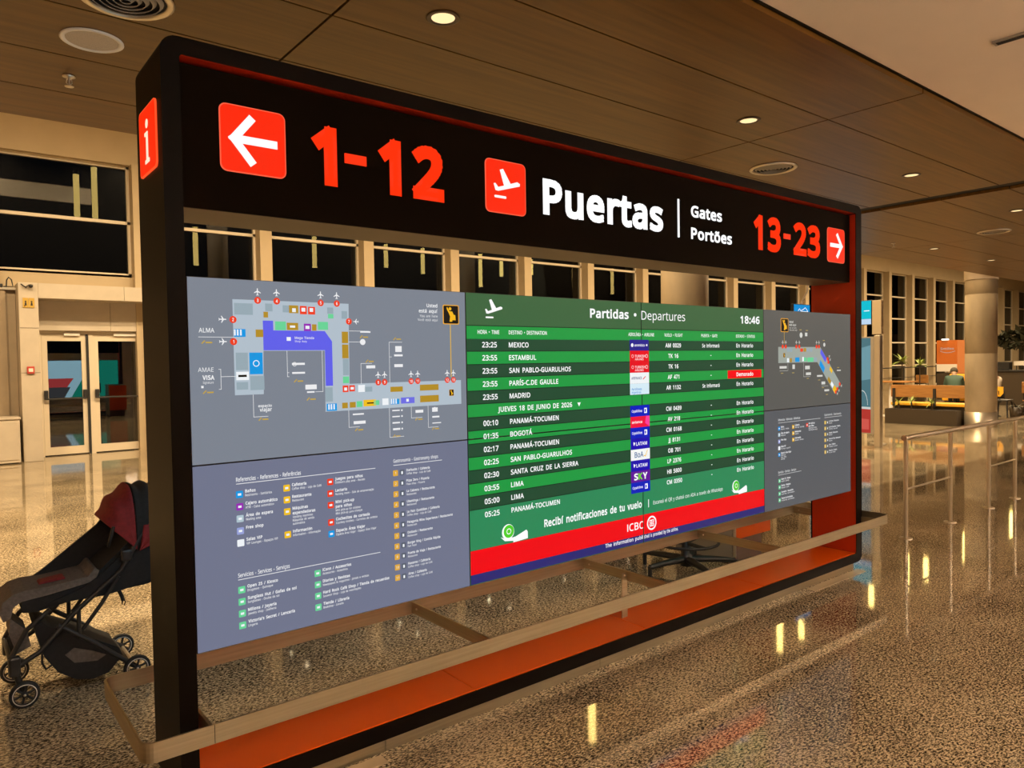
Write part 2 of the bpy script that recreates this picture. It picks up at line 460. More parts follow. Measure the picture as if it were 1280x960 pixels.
# letter outlines as plain numbers: character|advance|outlines (1 em = 500)
GLYPHS = {}
for _l in """&|246|93,-3 62,1 38,14 23,35 18,62 21,86 32,104 48,119 70,133 59,145 50,159 43,174 40,191 44,213 57,230 77,240 102,243 126,240 145,230 156,214 160,192 157,172 147,156 131,142 112,129 177,66 185,78 191,90 196,105 200,120 230,120 224,99 217,80 208,63 196,48 245,0 205,0 176,28 159,15 141,5 119,-1;94,146 111,158 122,168 129,179 131,192 129,203 123,212 113,217 101,219 88,217 78,212 71,203 69,191 71,180 76,169 83,158;94,23 114,25 131,30 145,38 157,47 87,115 71,104 59,93 51,80 49,63 52,47 61,34 76,26
'|76|29,153 22,240 54,240 47,153
,|90|14,-43 23,-1 28,20 31,39 62,39 64,35 59,17 52,-4 44,-24 36,-43
-|108|13,77 13,103 95,103 95,77
.|90|45,-5 37,-3 30,1 26,8 24,18 26,29 30,36 37,39 45,41 53,39 60,36 64,29 66,18 64,8 60,1 53,-3
/|125|3,0 93,240 122,240 32,0
0|192|96,-3 60,5 36,29 25,54 19,84 16,120 18,156 24,187 35,211 50,229 70,240 96,243 131,235 156,211 167,187 173,156 176,120 174,84 168,54 157,29 142,11 122,0;96,22 119,28 134,46 143,77 146,120 143,163 134,194 119,212 96,218 72,212 57,194 49,163 46,120 49,77 57,46 72,28
1|192|90,0 90,168 91,191 92,209 82,200 71,190 45,170 30,189 95,240 119,240 119,0
2|192|16,0 16,25 79,88 96,105 109,120 120,134 128,148 133,162 135,178 132,195 123,208 109,215 92,218 76,216 62,212 48,205 35,195 19,215 34,226 51,235 71,241 92,243 122,239 145,226 160,206 165,179 163,161 157,144 148,128 136,112 121,95 103,78 53,28 53,27 175,27 175,0
3|192|81,-3 63,-3 46,-1 30,3 15,10 15,37 31,31 48,26 65,23 81,21 109,25 128,34 138,49 142,69 138,88 124,101 103,109 75,111 52,111 52,136 75,136 101,139 120,149 132,163 135,182 132,197 124,209 110,216 92,218 74,217 58,213 45,206 31,198 16,218 31,228 48,236 68,241 91,243 124,239 147,226 161,207 166,184 162,162 152,145 136,133 116,126 116,125 141,119 159,107 169,90 173,68 171,48 163,31 151,17 133,6 110,-1
4|192|122,0 122,54 7,54 7,80 120,241 150,241 150,81 185,81 185,54 150,54 150,0;36,81 122,81 122,156 122,186 124,210 122,210 116,196 108,183
5|192|83,-3 65,-3 49,0 34,4 21,10 21,38 35,31 51,26 67,23 84,22 108,25 126,34 139,50 143,74 139,94 128,110 110,119 83,122 61,121 42,117 27,127 36,240 156,240 156,213 61,213 55,143 71,146 92,147 126,142 151,129 167,106 173,77 167,43 149,18 121,2
6|192|100,-3 78,-1 59,8 42,22 29,43 21,70 18,102 20,128 23,153 29,177 39,199 54,217 73,231 97,240 128,243 144,242 158,240 158,215 144,218 129,219 108,217 90,211 77,202 66,190 58,176 53,159 50,141 48,122 50,122 59,133 72,142 87,148 107,150 135,145 157,131 172,108 176,77 171,44 156,18 131,2;100,21 119,25 134,35 144,52 147,77 144,98 135,113 121,124 101,127 86,125 73,120 63,113 55,104 50,94 48,83 50,69 54,54 61,41 71,31 84,24
7|192|46,0 144,213 15,213 15,240 176,240 176,217 78,0
8|192|97,-3 63,1 37,14 22,34 16,61 18,76 23,90 31,101 42,110 53,119 66,125 50,136 36,150 27,166 24,186 27,203 34,217 45,228 59,236 76,241 96,243 124,239 147,228 163,210 168,186 166,172 161,161 154,150 145,142 134,134 122,127 136,119 149,111 160,101 168,90 173,77 175,62 170,35 154,14 129,1;97,138 113,146 126,156 135,168 138,185 135,200 127,210 113,217 95,219 79,217 65,210 56,200 53,185 55,173 59,164 66,156 75,150;96,20 118,23 133,32 143,45 146,62 143,78 133,91 117,102 96,111 91,113 71,103 57,92 48,78 45,61 48,45 58,32 74,23
9|192|64,-3 49,-3 34,0 34,25 48,22 64,21 85,23 103,29 116,38 127,50 135,64 140,80 143,99 145,118 143,118 134,107 121,98 105,92 86,90 58,94 36,109 22,132 17,162 19,186 26,206 38,222 53,233 72,241 93,243 115,240 135,232 151,217 164,197 172,170 175,137 173,112 170,86 164,63 154,41 139,23 120,9 95,0;92,113 107,114 120,119 130,127 138,136 143,146 145,157 143,171 139,185 132,198 122,209 109,216 93,218 74,215 59,204 49,187 46,163 49,142 57,126 72,116
:|90|45,139 37,140 30,144 26,151 24,162 26,173 30,180 37,183 45,185 53,183 60,180 64,173 66,162 64,151 60,144 53,140;45,-5 37,-3 30,1 26,8 24,18 26,29 30,36 37,39 45,41 53,39 60,36 64,29 66,18 64,8 60,1 53,-3
A|215|0,0 94,241 121,241 214,0 183,0 154,74 59,74 31,0;69,101 145,101 118,174 115,183 110,198 107,210 101,189 96,174
B|218|33,0 33,240 101,240 141,236 169,226 186,208 192,180 189,161 180,145 166,134 146,127 146,126 161,122 174,117 185,109 193,99 198,85 200,68 195,39 178,18 151,4 117,0;63,138 107,138 133,140 149,148 158,160 161,177 157,194 147,205 129,212 102,214 63,214;63,26 111,26 138,29 155,38 165,52 168,71 165,88 155,101 137,110 109,112 63,112
C|212|131,-3 97,0 70,12 48,30 33,55 24,85 20,120 24,154 34,184 50,209 73,228 101,239 136,243 171,240 202,229 190,203 178,208 165,213 151,216 135,217 101,210 75,191 58,160 52,120 58,80 73,49 99,30 135,23 150,24 165,26 179,29 192,33 192,6 179,2 165,-1 149,-3
D|245|33,0 33,240 106,240 140,236 169,226 193,210 210,187 221,158 225,122 221,85 210,55 192,31 167,14 136,3 99,0;63,26 95,26 138,32 168,50 187,79 193,121 187,163 169,192 140,208 102,214 63,214
E|187|33,0 33,240 167,240 167,213 63,213 63,138 161,138 161,112 63,112 63,27 167,27 167,0
F|174|33,0 33,240 167,240 167,213 63,213 63,128 160,128 160,102 63,102 63,0
G|244|135,-3 101,0 73,12 50,30 34,54 24,84 20,120 24,155 35,185 53,209 78,228 108,239 145,243 164,242 183,239 200,235 216,229 205,203 191,208 176,213 160,216 143,217 105,210 76,191 58,160 52,120 54,93 61,69 73,50 90,35 113,26 142,23 157,23 169,25 189,29 189,100 137,100 137,127 220,127 220,9 200,4 180,0 159,-3
H|249|33,0 33,240 63,240 63,138 186,138 186,240 216,240 216,0 186,0 186,112 63,112 63,0
I|100|35,0 67,0 67,240 35,240
J|92|-1,-64 -15,-63 -26,-59 -26,-34 -15,-36 -2,-37 6,-36 14,-34 21,-29 26,-22 30,-12 31,1 31,240 61,240 61,4 57,-26 44,-47 24,-60
K|208|33,0 33,240 63,240 63,122 83,144 104,167 169,240 204,240 109,135 208,0 172,0 87,115 63,93 63,0
L|176|33,0 33,240 63,240 63,27 168,27 168,0
M|305|33,0 33,240 77,240 151,43 152,43 228,240 272,240 272,0 242,0 242,147 243,182 244,210 243,210 163,0 138,0 59,210 58,210 60,182 60,145 60,0
N|255|33,0 33,240 67,240 195,41 197,41 196,57 195,81 194,104 194,240 223,240 223,0 187,0 59,199 58,199 60,170 60,134 60,0
O|262|131,-3 97,1 69,12 48,31 33,55 24,86 20,121 24,155 33,185 48,210 69,228 97,240 132,243 165,240 192,228 214,210 229,185 239,155 242,120 239,85 229,55 214,31 192,12 165,1;131,23 167,29 191,49 205,80 210,120 205,161 191,191 167,211 132,217 96,211 72,191 57,161 52,120 57,80 72,49 96,29
P|203|33,0 33,240 96,240 137,235 165,221 181,199 186,169 184,150 177,132 165,116 147,104 123,96 90,93 63,93 63,0;63,119 87,119 117,122 138,130 151,145 155,168 151,188 140,202 121,211 93,214 63,214
Q|262|186,-57 140,-3 135,-3 131,-3 97,1 69,12 48,31 33,55 24,86 20,121 24,155 33,185 48,210 69,228 97,240 132,243 165,240 192,228 214,210 229,185 239,155 242,120 237,79 224,45 202,19 172,3 229,-57;131,23 167,29 191,49 205,80 210,120 205,161 191,191 167,211 132,217 96,211 72,191 57,161 52,120 57,80 72,49 96,29
R|209|33,0 33,240 99,240 138,236 165,223 181,202 186,172 184,154 179,140 171,128 161,119 150,113 138,107 204,0 169,0 110,99 63,99 63,0;63,125 99,125 124,127 141,136 151,150 155,170 151,190 141,204 123,211 97,214 63,214
S|184|83,-3 64,-3 46,0 30,3 17,8 17,37 31,32 47,27 65,24 84,23 108,25 125,33 135,46 138,61 137,72 133,81 126,89 116,96 101,103 82,111 55,123 36,138 24,157 20,182 23,200 30,215 42,227 57,236 76,241 97,243 116,242 133,239 149,235 163,230 153,204 140,209 126,213 112,216 96,217 76,214 62,207 54,196 51,182 52,171 56,162 62,154 72,147 86,140 103,133 123,125 139,117 152,107 161,95 167,81 169,64 163,36 145,14 118,1
T|187|78,0 78,213 3,213 3,240 183,240 183,213 108,213 108,0
U|245|122,-3 82,3 54,21 36,49 30,85 30,240 60,240 60,84 64,58 76,39 96,27 123,23 151,27 170,40 181,60 185,85 185,240 215,240 215,85 212,61 205,40 192,22 174,8 151,0
V|201|86,0 0,240 32,240 86,86 95,58 101,34 107,58 116,87 170,240 201,240 116,0
W|312|67,0 4,240 36,240 73,93 80,63 84,36 89,65 97,95 139,240 171,240 215,94 219,79 223,63 228,36 232,63 239,94 276,240 308,240 244,0 214,0 167,157 162,177 157,194 155,204 151,186 143,156 98,0
X|197|1,0 81,125 6,240 40,240 99,146 158,240 190,240 116,126 195,0 161,0 98,104 33,0
Y|190|80,0 80,92 0,240 33,240 95,122 157,240 190,240 110,93 110,0
Z|192|13,0 13,23 139,213 17,213 17,240 176,240 176,217 49,27 179,27 179,0
a|188|72,-3 50,0 32,10 19,26 15,50 21,74 37,92 63,103 102,107 132,108 132,119 130,138 123,150 111,157 95,159 81,158 68,155 56,150 44,145 35,168 48,173 63,178 80,182 97,183 125,179 145,169 157,150 161,123 161,0 140,0 134,26 133,26 121,13 108,4 93,-2;79,20 100,24 117,33 128,49 132,72 132,88 105,87 77,84 59,76 49,65 46,50 48,37 55,28 66,22
b|207|114,-3 95,-1 79,4 67,13 58,23 56,23 50,0 29,0 29,255 58,255 58,193 58,172 56,156 58,156 67,167 79,175 95,181 114,183 144,177 168,160 183,131 188,90 183,49 168,20 144,3;109,21 131,26 146,39 155,61 157,90 145,141 109,158 85,154 69,142 61,121 58,91 58,90 61,60 69,39 85,26
c|161|101,-3 78,-1 58,6 42,19 29,37 21,60 18,89 21,119 30,143 43,161 60,174 80,181 103,183 116,183 129,180 141,177 150,174 141,149 122,155 112,157 102,157 62,140 49,89 52,61 62,39 78,26 100,22 114,23 126,25 137,29 147,33 147,6 138,2 127,-1 115,-3
d|207|92,-3 62,2 39,20 24,49 18,90 24,130 39,160 62,177 93,183 112,181 127,176 139,167 148,157 150,157 149,170 148,183 148,255 178,255 178,0 154,0 150,24 148,24 139,14 127,5 112,-1;97,21 121,25 137,37 146,56 149,84 149,89 146,119 138,141 122,154 97,159 76,154 61,140 52,118 49,89 52,60 61,39 76,26
e|189|105,-3 81,-1 60,7 42,20 29,38 21,61 18,89 21,116 28,139 40,158 56,172 76,180 98,183 120,181 138,173 153,161 163,145 170,125 172,102 172,84 49,84 53,57 65,38 83,26 106,22 123,23 137,25 150,29 164,34 164,8 151,3 137,-1 122,-3;50,108 141,108 139,128 131,145 117,156 98,159 79,156 64,146 55,129
f|116|37,0 37,157 5,157 5,171 37,181 37,191 40,221 52,242 71,253 95,257 105,256 115,255 130,251 122,228 110,231 95,233 82,230 73,223 68,210 66,192 66,180 111,180 111,157 66,157 66,0
g|207|97,-81 61,-78 33,-69 33,-42 62,-53 99,-56 120,-53 135,-42 145,-26 149,-5 149,2 149,13 150,24 148,24 125,3 93,-3 62,3 38,21 23,51 18,90 23,128 38,158 61,177 92,183 109,182 124,177 138,168 149,156 150,156 154,180 178,180 178,-3 173,-37 158,-61 133,-76;97,21 121,24 137,35 146,55 149,83 149,90 146,121 136,143 120,155 96,158 76,154 61,141 52,119 49,89 52,60 61,38 76,25
h|208|29,0 29,255 58,255 58,180 58,167 56,155 58,155 69,167 82,176 98,181 115,183 143,179 164,167 176,147 180,117 180,0 151,0 151,115 141,148 111,158 85,154 69,142 61,121 58,93 58,0
i|87|44,210 37,211 31,215 27,220 26,229 27,237 31,243 37,246 44,247 50,246 56,243 59,237 61,229 59,220 56,215 50,211;29,0 29,180 58,180 58,0
j|87|44,210 37,211 31,215 27,220 26,229 27,237 31,243 37,246 44,247 50,246 56,243 59,237 61,229 59,220 56,215 50,211;7,-81 -7,-79 -18,-77 -18,-53 -8,-55 4,-56 14,-55 21,-50 27,-42 29,-28 29,180 58,180 58,-27 55,-49 46,-66 30,-77
k|179|29,0 29,255 58,255 58,122 57,108 56,93 58,93 64,100 72,111 79,119 137,180 171,180 98,103 176,0 141,0 78,84 58,66 58,0
l|87|29,0 29,255 58,255 58,0
m|314|29,0 29,180 52,180 57,155 58,155 68,168 81,176 96,182 111,183 146,176 167,153 168,153 179,167 193,176 209,181 226,183 253,179 272,168 283,147 287,117 287,0 258,0 258,116 248,148 221,158 198,155 184,143 175,125 172,99 172,0 143,0 143,116 134,148 106,158 83,154 69,142 61,121 58,93 58,0
n|208|29,0 29,180 52,180 57,155 58,155 69,168 83,176 98,182 115,183 143,179 164,168 176,147 180,117 180,0 151,0 151,115 141,148 111,158 86,154 70,142 61,121 58,93 58,0
o|203|101,-3 79,-1 59,8 42,21 29,39 21,63 18,90 24,130 41,159 67,177 102,183 125,181 145,172 162,159 174,141 182,118 185,90 179,51 162,21 136,3;102,21 125,26 142,40 151,62 154,90 151,119 142,140 125,154 101,158 78,154 61,140 52,119 49,90 52,62 62,40 78,26
p|207|29,-81 29,180 53,180 57,155 58,155 67,166 79,175 95,181 114,183 144,178 168,160 183,131 188,90 183,50 168,20 144,3 114,-3 95,-1 79,5 67,13 58,23 56,23 57,8 58,-7 58,-81;109,21 124,23 137,30 146,41 152,55 156,72 157,91 155,118 146,140 130,154 109,158 85,155 70,143 61,124 58,96 58,90 61,61 69,39 85,26
q|207|148,-81 148,-4 149,10 150,24 148,24 139,14 127,5 111,-1 92,-3 62,2 39,20 24,49 18,90 24,130 39,160 63,177 93,183 112,181 127,175 139,166 149,155 150,155 154,180 178,180 178,-81;97,21 121,25 137,36 146,56 149,83 149,89 146,119 137,141 121,154 97,159 76,154 61,140 52,118 49,89 52,61 61,39 76,26
r|139|29,0 29,180 53,180 56,147 57,147 67,161 80,173 95,181 112,183 123,183 134,181 130,154 120,156 110,156 97,155 85,149 74,140 65,128 60,113 58,96 58,0
s|161|74,-3 56,-3 41,0 29,3 17,8 17,35 29,30 43,25 59,22 75,20 94,22 107,28 115,36 117,47 116,53 113,59 108,64 100,70 89,76 73,82 57,89 43,95 32,103 24,111 19,122 17,136 22,156 36,171 57,180 85,183 101,183 115,180 129,176 142,171 132,148 120,152 108,156 96,158 83,159 67,158 55,153 48,146 45,137 46,130 50,125 56,120 64,115 76,109 92,103 108,97 121,90 132,82 139,74 144,63 146,50 141,27 126,10 103,0
t|121|84,-3 70,-2 58,2 47,8 38,18 33,33 31,52 31,157 5,157 5,171 31,183 43,221 60,221 60,180 112,180 112,157 60,157 60,53 62,39 68,29 77,23 89,21 102,22 114,25 114,2 100,-2
u|208|92,-3 63,1 43,12 31,33 27,62 27,180 56,180 56,64 66,32 96,21 122,25 138,38 147,58 149,86 149,180 179,180 179,0 155,0 150,24 149,24 139,12 125,3 109,-2
v|171|68,0 0,180 32,180 70,74 76,57 81,40 84,26 86,26 89,40 95,58 101,74 139,180 171,180 102,0
w|264|53,0 4,180 34,180 59,84 66,55 71,31 72,31 75,45 80,62 84,79 116,180 148,180 179,79 187,54 191,31 193,31 197,54 205,84 230,180 260,180 210,0 176,0 145,102 137,129 132,149 131,149 127,129 123,115 119,101 87,0
x|178|6,0 71,92 9,180 43,180 89,112 135,180 168,180 106,92 172,0 138,0 89,72 39,0
y|171|28,-81 14,-80 4,-78 4,-54 13,-56 24,-56 37,-54 48,-48 57,-38 63,-25 73,-1 0,180 32,180 71,78 80,52 83,40 86,29 87,29 94,51 103,78 139,180 171,180 94,-25 83,-48 69,-65 52,-77
z|158|13,0 13,19 110,157 19,157 19,180 142,180 142,158 47,23 145,23 145,0
•|150|113,125 108,106 94,92 75,87 56,92 42,106 37,125 42,144 56,158 75,163 94,158 108,144
 |140|
Á|215|0,0 94,241 121,241 214,0 183,0 154,74 59,74 31,0;69,101 145,101 118,174 115,183 110,198 107,210 101,189 96,174;99,259 125,311 159,311 123,259
É|187|33,0 33,240 167,240 167,213 63,213 63,138 161,138 161,112 63,112 63,27 167,27 167,0;92,258 118,310 152,310 116,258
Í|100|35,0 67,0 67,240 35,240;43,258 69,310 103,310 67,258
Ó|262|131,-3 97,1 69,12 48,31 33,55 24,86 20,121 24,155 33,185 48,210 69,228 97,240 132,243 165,240 192,228 214,210 229,185 239,155 242,120 239,85 229,55 214,31 192,12 165,1;131,23 167,29 191,49 205,80 210,120 205,161 191,191 167,211 132,217 96,211 72,191 57,161 52,120 57,80 72,49 96,29;123,261 149,313 183,313 147,261
Ú|245|122,-3 82,3 54,21 36,49 30,85 30,240 60,240 60,84 64,58 76,39 96,27 123,23 151,27 170,40 181,60 185,85 185,240 215,240 215,85 212,61 205,40 192,22 174,8 151,0;114,258 140,310 174,310 138,258
á|188|72,-3 50,0 32,10 19,26 15,50 21,74 37,92 63,103 102,107 132,108 132,119 130,138 123,150 111,157 95,159 81,158 68,155 56,150 44,145 35,168 48,173 63,178 80,182 97,183 125,179 145,169 157,150 161,123 161,0 140,0 134,26 133,26 121,13 108,4 93,-2;79,20 100,24 117,33 128,49 132,72 132,88 105,87 77,84 59,76 49,65 46,50 48,37 55,28 66,22;80,201 106,253 140,253 104,201
é|189|105,-3 81,-1 60,7 42,20 29,38 21,61 18,89 21,116 28,139 40,158 56,172 76,180 98,183 120,181 138,173 153,161 163,145 170,125 172,102 172,84 49,84 53,57 65,38 83,26 106,22 123,23 137,25 150,29 164,34 164,8 151,3 137,-1 122,-3;50,108 141,108 139,128 131,145 117,156 98,159 79,156 64,146 55,129;87,201 113,253 147,253 111,201
í|87|29,0 29,180 58,180 58,0;35,198 61,250 95,250 59,198
ó|203|101,-3 79,-1 59,8 42,21 29,39 21,63 18,90 24,130 41,159 67,177 102,183 125,181 145,172 162,159 174,141 182,118 185,90 179,51 162,21 136,3;102,21 125,26 142,40 151,62 154,90 151,119 142,140 125,154 101,158 78,154 61,140 52,119 49,90 52,62 62,40 78,26;93,201 119,253 153,253 117,201
ú|208|92,-3 63,1 43,12 31,33 27,62 27,180 56,180 56,64 66,32 96,21 122,25 138,38 147,58 149,86 149,180 179,180 179,0 155,0 150,24 149,24 139,12 125,3 109,-2;95,198 121,250 155,250 119,198
ã|188|72,-3 50,0 32,10 19,26 15,50 21,74 37,92 63,103 102,107 132,108 132,119 130,138 123,150 111,157 95,159 81,158 68,155 56,150 44,145 35,168 48,173 63,178 80,182 97,183 125,179 145,169 157,150 161,123 161,0 140,0 134,26 133,26 121,13 108,4 93,-2;79,20 100,24 117,33 128,49 132,72 132,88 105,87 77,84 59,76 49,65 46,50 48,37 55,28 66,22;32,213 42,233 60,241 80,233 98,221 114,219 126,239 142,241 134,219 116,207 96,209 78,221 60,229 50,213
õ|203|101,-3 79,-1 59,8 42,21 29,39 21,63 18,90 24,130 41,159 67,177 102,183 125,181 145,172 162,159 174,141 182,118 185,90 179,51 162,21 136,3;102,21 125,26 142,40 151,62 154,90 151,119 142,140 125,154 101,158 78,154 61,140 52,119 49,90 52,62 62,40 78,26;45,213 55,233 73,241 93,233 111,221 127,219 139,239 155,241 147,219 129,207 109,209 91,221 73,229 63,213
ñ|208|29,0 29,180 52,180 57,155 58,155 69,168 83,176 98,182 115,183 143,179 164,168 176,147 180,117 180,0 151,0 151,115 141,148 111,158 86,154 70,142 61,121 58,93 58,0;48,213 58,233 76,241 96,233 114,221 130,219 142,239 158,241 150,219 132,207 112,209 94,221 76,229 66,213
Ñ|255|33,0 33,240 67,240 195,41 197,41 196,57 195,81 194,104 194,240 223,240 223,0 187,0 59,199 58,199 60,170 60,134 60,0;72,270 82,290 100,298 120,290 138,278 154,276 166,296 182,298 174,276 156,264 136,266 118,278 100,286 90,270
â|188|72,-3 50,0 32,10 19,26 15,50 21,74 37,92 63,103 102,107 132,108 132,119 130,138 123,150 111,157 95,159 81,158 68,155 56,150 44,145 35,168 48,173 63,178 80,182 97,183 125,179 145,169 157,150 161,123 161,0 140,0 134,26 133,26 121,13 108,4 93,-2;79,20 100,24 117,33 128,49 132,72 132,88 105,87 77,84 59,76 49,65 46,50 48,37 55,28 66,22;30,201 72,251 104,251 146,201 118,201 88,231 58,201
ê|189|105,-3 81,-1 60,7 42,20 29,38 21,61 18,89 21,116 28,139 40,158 56,172 76,180 98,183 120,181 138,173 153,161 163,145 170,125 172,102 172,84 49,84 53,57 65,38 83,26 106,22 123,23 137,25 150,29 164,34 164,8 151,3 137,-1 122,-3;50,108 141,108 139,128 131,145 117,156 98,159 79,156 64,146 55,129;37,201 79,251 111,251 153,201 125,201 95,231 65,201
ç|161|101,-3 78,-1 58,6 42,19 29,37 21,60 18,89 21,119 30,143 43,161 60,174 80,181 103,183 116,183 129,180 141,177 150,174 141,149 122,155 112,157 102,157 62,140 49,89 52,61 62,39 78,26 100,22 114,23 126,25 137,29 147,33 147,6 138,2 127,-1 115,-3;74,8 98,8 94,-14 118,-30 116,-64 88,-82 48,-80 48,-60 80,-58 90,-44 76,-30""".split('\n'):
    _c, _w, _o = _l[0], *_l[2:].split('|')
    GLYPHS[_c] = (int(_w) / 500, [[tuple(int(n) / 500 for n in p.split(',')) for p in o.split()] for o in _o.split(';') if o])
_gm = {}


def glyph_mesh(c, bold):
    k = (c, bold)
    if k in _gm: return _gm[k]
    cu = bpy.data.curves.new('t', 'CURVE')
    cu.dimensions = '2D'
    cu.fill_mode = 'BOTH'
    for o in GLYPHS[c][1]:
        sp = cu.splines.new('POLY')
        sp.points.add(len(o) - 1)
        for p, q in zip(sp.points, o): p.co = (q[0], q[1], 0, 1)
        sp.use_cyclic_u = True
    ob = bpy.data.objects.new('t', cu)
    COL.objects.link(ob)
    me = bpy.data.meshes.new_from_object(ob)
    bpy.data.objects.remove(ob)
    vs, fs = [v.co.copy() for v in me.vertices], [list(p.vertices) for p in me.polygons]
    bpy.data.meshes.remove(me)
    bpy.data.curves.remove(cu)
    if bold:                                    # heavier weight: a stroke laid along every outline
        for o in GLYPHS[c][1]:
            for i, p in enumerate(o):
                A, B = Vector(p), Vector(o[(i + 1) % len(o)])
                d = B - A
                if d.length < 1e-6: continue
                d = d.normalized() * bold
                n = Vector((-d.y, d.x))
                q = len(vs)
                vs += [Vector((*w, 0)) for w in (A - d + n, A - d - n, B + d - n, B + d + n)]
                fs.append([q, q + 1, q + 2, q + 3])
    _gm[k] = (vs, fs)
    return _gm[k]


def text_mesh(s, bold=0.0, res=3, extrude=0.0):
    vs, fs, x = [], [], 0.0
    for c in s:
        if GLYPHS[c][1]:
            v, f = glyph_mesh(c, bold)
            b = len(vs)
            vs += [Vector((p.x + x, p.y, p.z)) for p in v]
            fs += [[b + i for i in q] for q in f]
        x += GLYPHS[c][0] + bold * 1.2
    return vs, fs


def T(mb, s, x, z, h, y, w=None, bold=0.0, al='L', res=2, ext=0.0, sq=1.0):
    """write s: x = left (or centre/right) edge, z = baseline, h = capital height, w = total width if given"""
    if bold not in _cap:
        vs, _ = text_mesh('H', bold)
        _cap[bold] = (min(v.y for v in vs), max(v.y for v in vs))
    c0, c1 = _cap[bold]
    k = h / (c1 - c0)
    vs, fs = text_mesh(s, bold, res, ext / k if ext else 0)
    a, b = min(v.x for v in vs), max(v.x for v in vs)
    kx = (w / (b - a)) if w else k * sq
    wd = (b - a) * kx
    x0 = x - (0 if al == 'L' else wd / 2 if al == 'C' else wd)
    mb.add([(x0 + (v.x - a) * kx, y - v.z * k, z + (v.y - c0) * k) for v in vs], fs)
    return x0, x0 + wd


# ================================================================= THE SETTING
CZ = 3.286
MB().box(-8, 60, -15, 14.6, -0.2, 0.0).build('floor', GRANITE, kind='structure')

# wood ceiling made of panels with dark slots
ys = [-0.578, 0.055, 0.70, 1.34, 1.974, 2.59, 3.218]
xj = [0.9467 + 3.4785 * k for k in range(-2, 15)]
mb = MB()
for i in range(len(xj) - 1):
    g0 = 0.15 if i == 4 else 0.007
    g1 = 0.15 if i == 3 else 0.007
    for j in range(6):
        mb.box(xj[i] + g0, xj[i + 1] - g1, ys[j] + (0.006 if j else 0), ys[j + 1] - (0.006 if j < 5 else 0), CZ, CZ + 0.03)
mb.build('ceiling', CEILWOOD, kind='structure')
MB().box(xj[0], xj[-1], ys[0], ys[-1] - 0.01, CZ + 0.031, CZ + 0.06).build('ceiling_backing', SLOT, kind='structure')
# bulkhead above the wood ceiling: one pale band, its unlit rest coloured black
MB().use(SLOT).box(-8, 60, 3.0, 3.2, CZ + 0.065, 6.75).use(PLASTER).box(-8, 3.6, 3.0, 3.2, 6.751, 7.25).use(SLOT).box(-8, 3.6, 3.0, 3.2, 7.251, 8.8).box(3.601, 60, 3.0, 3.2, 6.751, 8.8).build('trim_1', None, kind='structure')
MB().box(-8, 60, 3.0, 13.7, 8.8, 9.0).build('ceiling_high_hall', PLASTER, kind='structure')
# white plaster ceiling of the front hall with the dark shadow gap at its edge
MB().box(-8, 60, -15, ys[0] - 0.035, CZ + 0.02, CZ + 0.2).build('ceiling_front_hall', PLASTER, kind='structure')
MB().box(-8, 60, ys[0] - 0.034, ys[0] - 0.001, CZ + 0.03, CZ + 0.2).build('trim_2', SLOT, kind='structure')
MB().box(-8.2, -8, -15, 14, 0, 9.0).build('wall_left', CREAM, kind='structure')
MB().box(60, 60.2, -15, 14, 0, 9.0).build('wall_right', CREAM, kind='structure')
MB().box(-8, 60, -15.2, -15, 0, 3.6).build('wall_front', STONEDK, kind='structure')

# window wall: cream band on top, pilasters, glazed bays
GY = 13.42
pil = [2.62 + 2.465 * k for k in range(-3, 23)]
MB().box(-8, 60, 13.25, 13.7, 5.56, 8.8).build('wall_back', CREAM, kind='structure')
for i, x in enumerate(pil):
    o = MB().box(x - 0.02, x + 0.24, 13.08, 13.62, 0, 5.56).build('trim_%d' % (i + 3), CREAM, kind='structure')
MB().box(-8, pil[0], 13.3, 13.6, 0, 5.56).build('wall_back_left', CREAM, kind='structure')
n = 0
for i in range(len(pil) - 1):
    x0, x1 = pil[i] + 0.24, pil[i + 1] - 0.02
    door = abs(pil[i + 1] - 2.62) < 0.1
    n += 1
    zb = 3.43 if door else 0.12
    fr = MB()
    zs = [5.53, 4.45, 3.40, 2.25, 1.15]
    for z in zs:
        if z > zb - 0.06: fr.box(x0, x1, 13.36, 13.48, z - 0.03, z + 0.03)
    fr.box(x0, x1, 13.36, 13.48, zb - 0.05, zb + 0.03)
    for xx in (x0 + 0.025, x1 - 0.025):
        fr.box(xx - 0.025, xx + 0.025, 13.36, 13.48, zb, 5.55)
    wo = fr.build('window_%d' % n, DOORWH, kind='structure')
    MB().box(x0 + 0.02, x1 - 0.02, GY, GY + 0.012, zb, 5.53).build('window_pane', GLASS, wo)
    if door:
        MB().box(pil[i] + 0.24, pil[i + 1] - 0.02, 13.28, 13.6, 2.3, 3.38).build('wall_over_door', CREAM, kind='structure')

# door portal at the left: projecting pier, lintel, recessed panel, side wall
MB().box(0.655, 0.945, 12.57, 13.3, 0, 3.12).build('trim_40', STONE, kind='structure', bev=0.006)
lt = MB().use(STONE).box(0.947, 2.3, 12.57, 13.28, 2.86, 3.12).box(2.306, 3.3, 12.57, 13.28, 2.86, 3.12)
lt.build('trim_41', STONE, kind='structure')
mb = MB().use(STONE).box(0.947, 2.15, 13.10, 13.27, 2.32, 2.858).box(2.156, 3.0, 13.10, 13.27, 2.32, 2.858)
mb.build('trim_42', STONE, kind='structure')
mb = MB().use(STONE)
for z in (1.55, 2.33):
    mb.use(SLOT).box(0.66, 0.94, 12.566, 12.569, z, z + 0.006)
mb.build('trim_43', STONE, kind='structure')
mb = MB().use(STONEDK).box(-6, 0.50, 13.0, 13.27, 0, 3.02).box(0.50, 0.65, 13.06, 13.27, 0, 3.02).use(STEELSAT).box(-6, 0.655, 12.97, 13.27, 3.02, 3.06)
mb.build('wall_side_cladding', STONEDK, kind='structure')
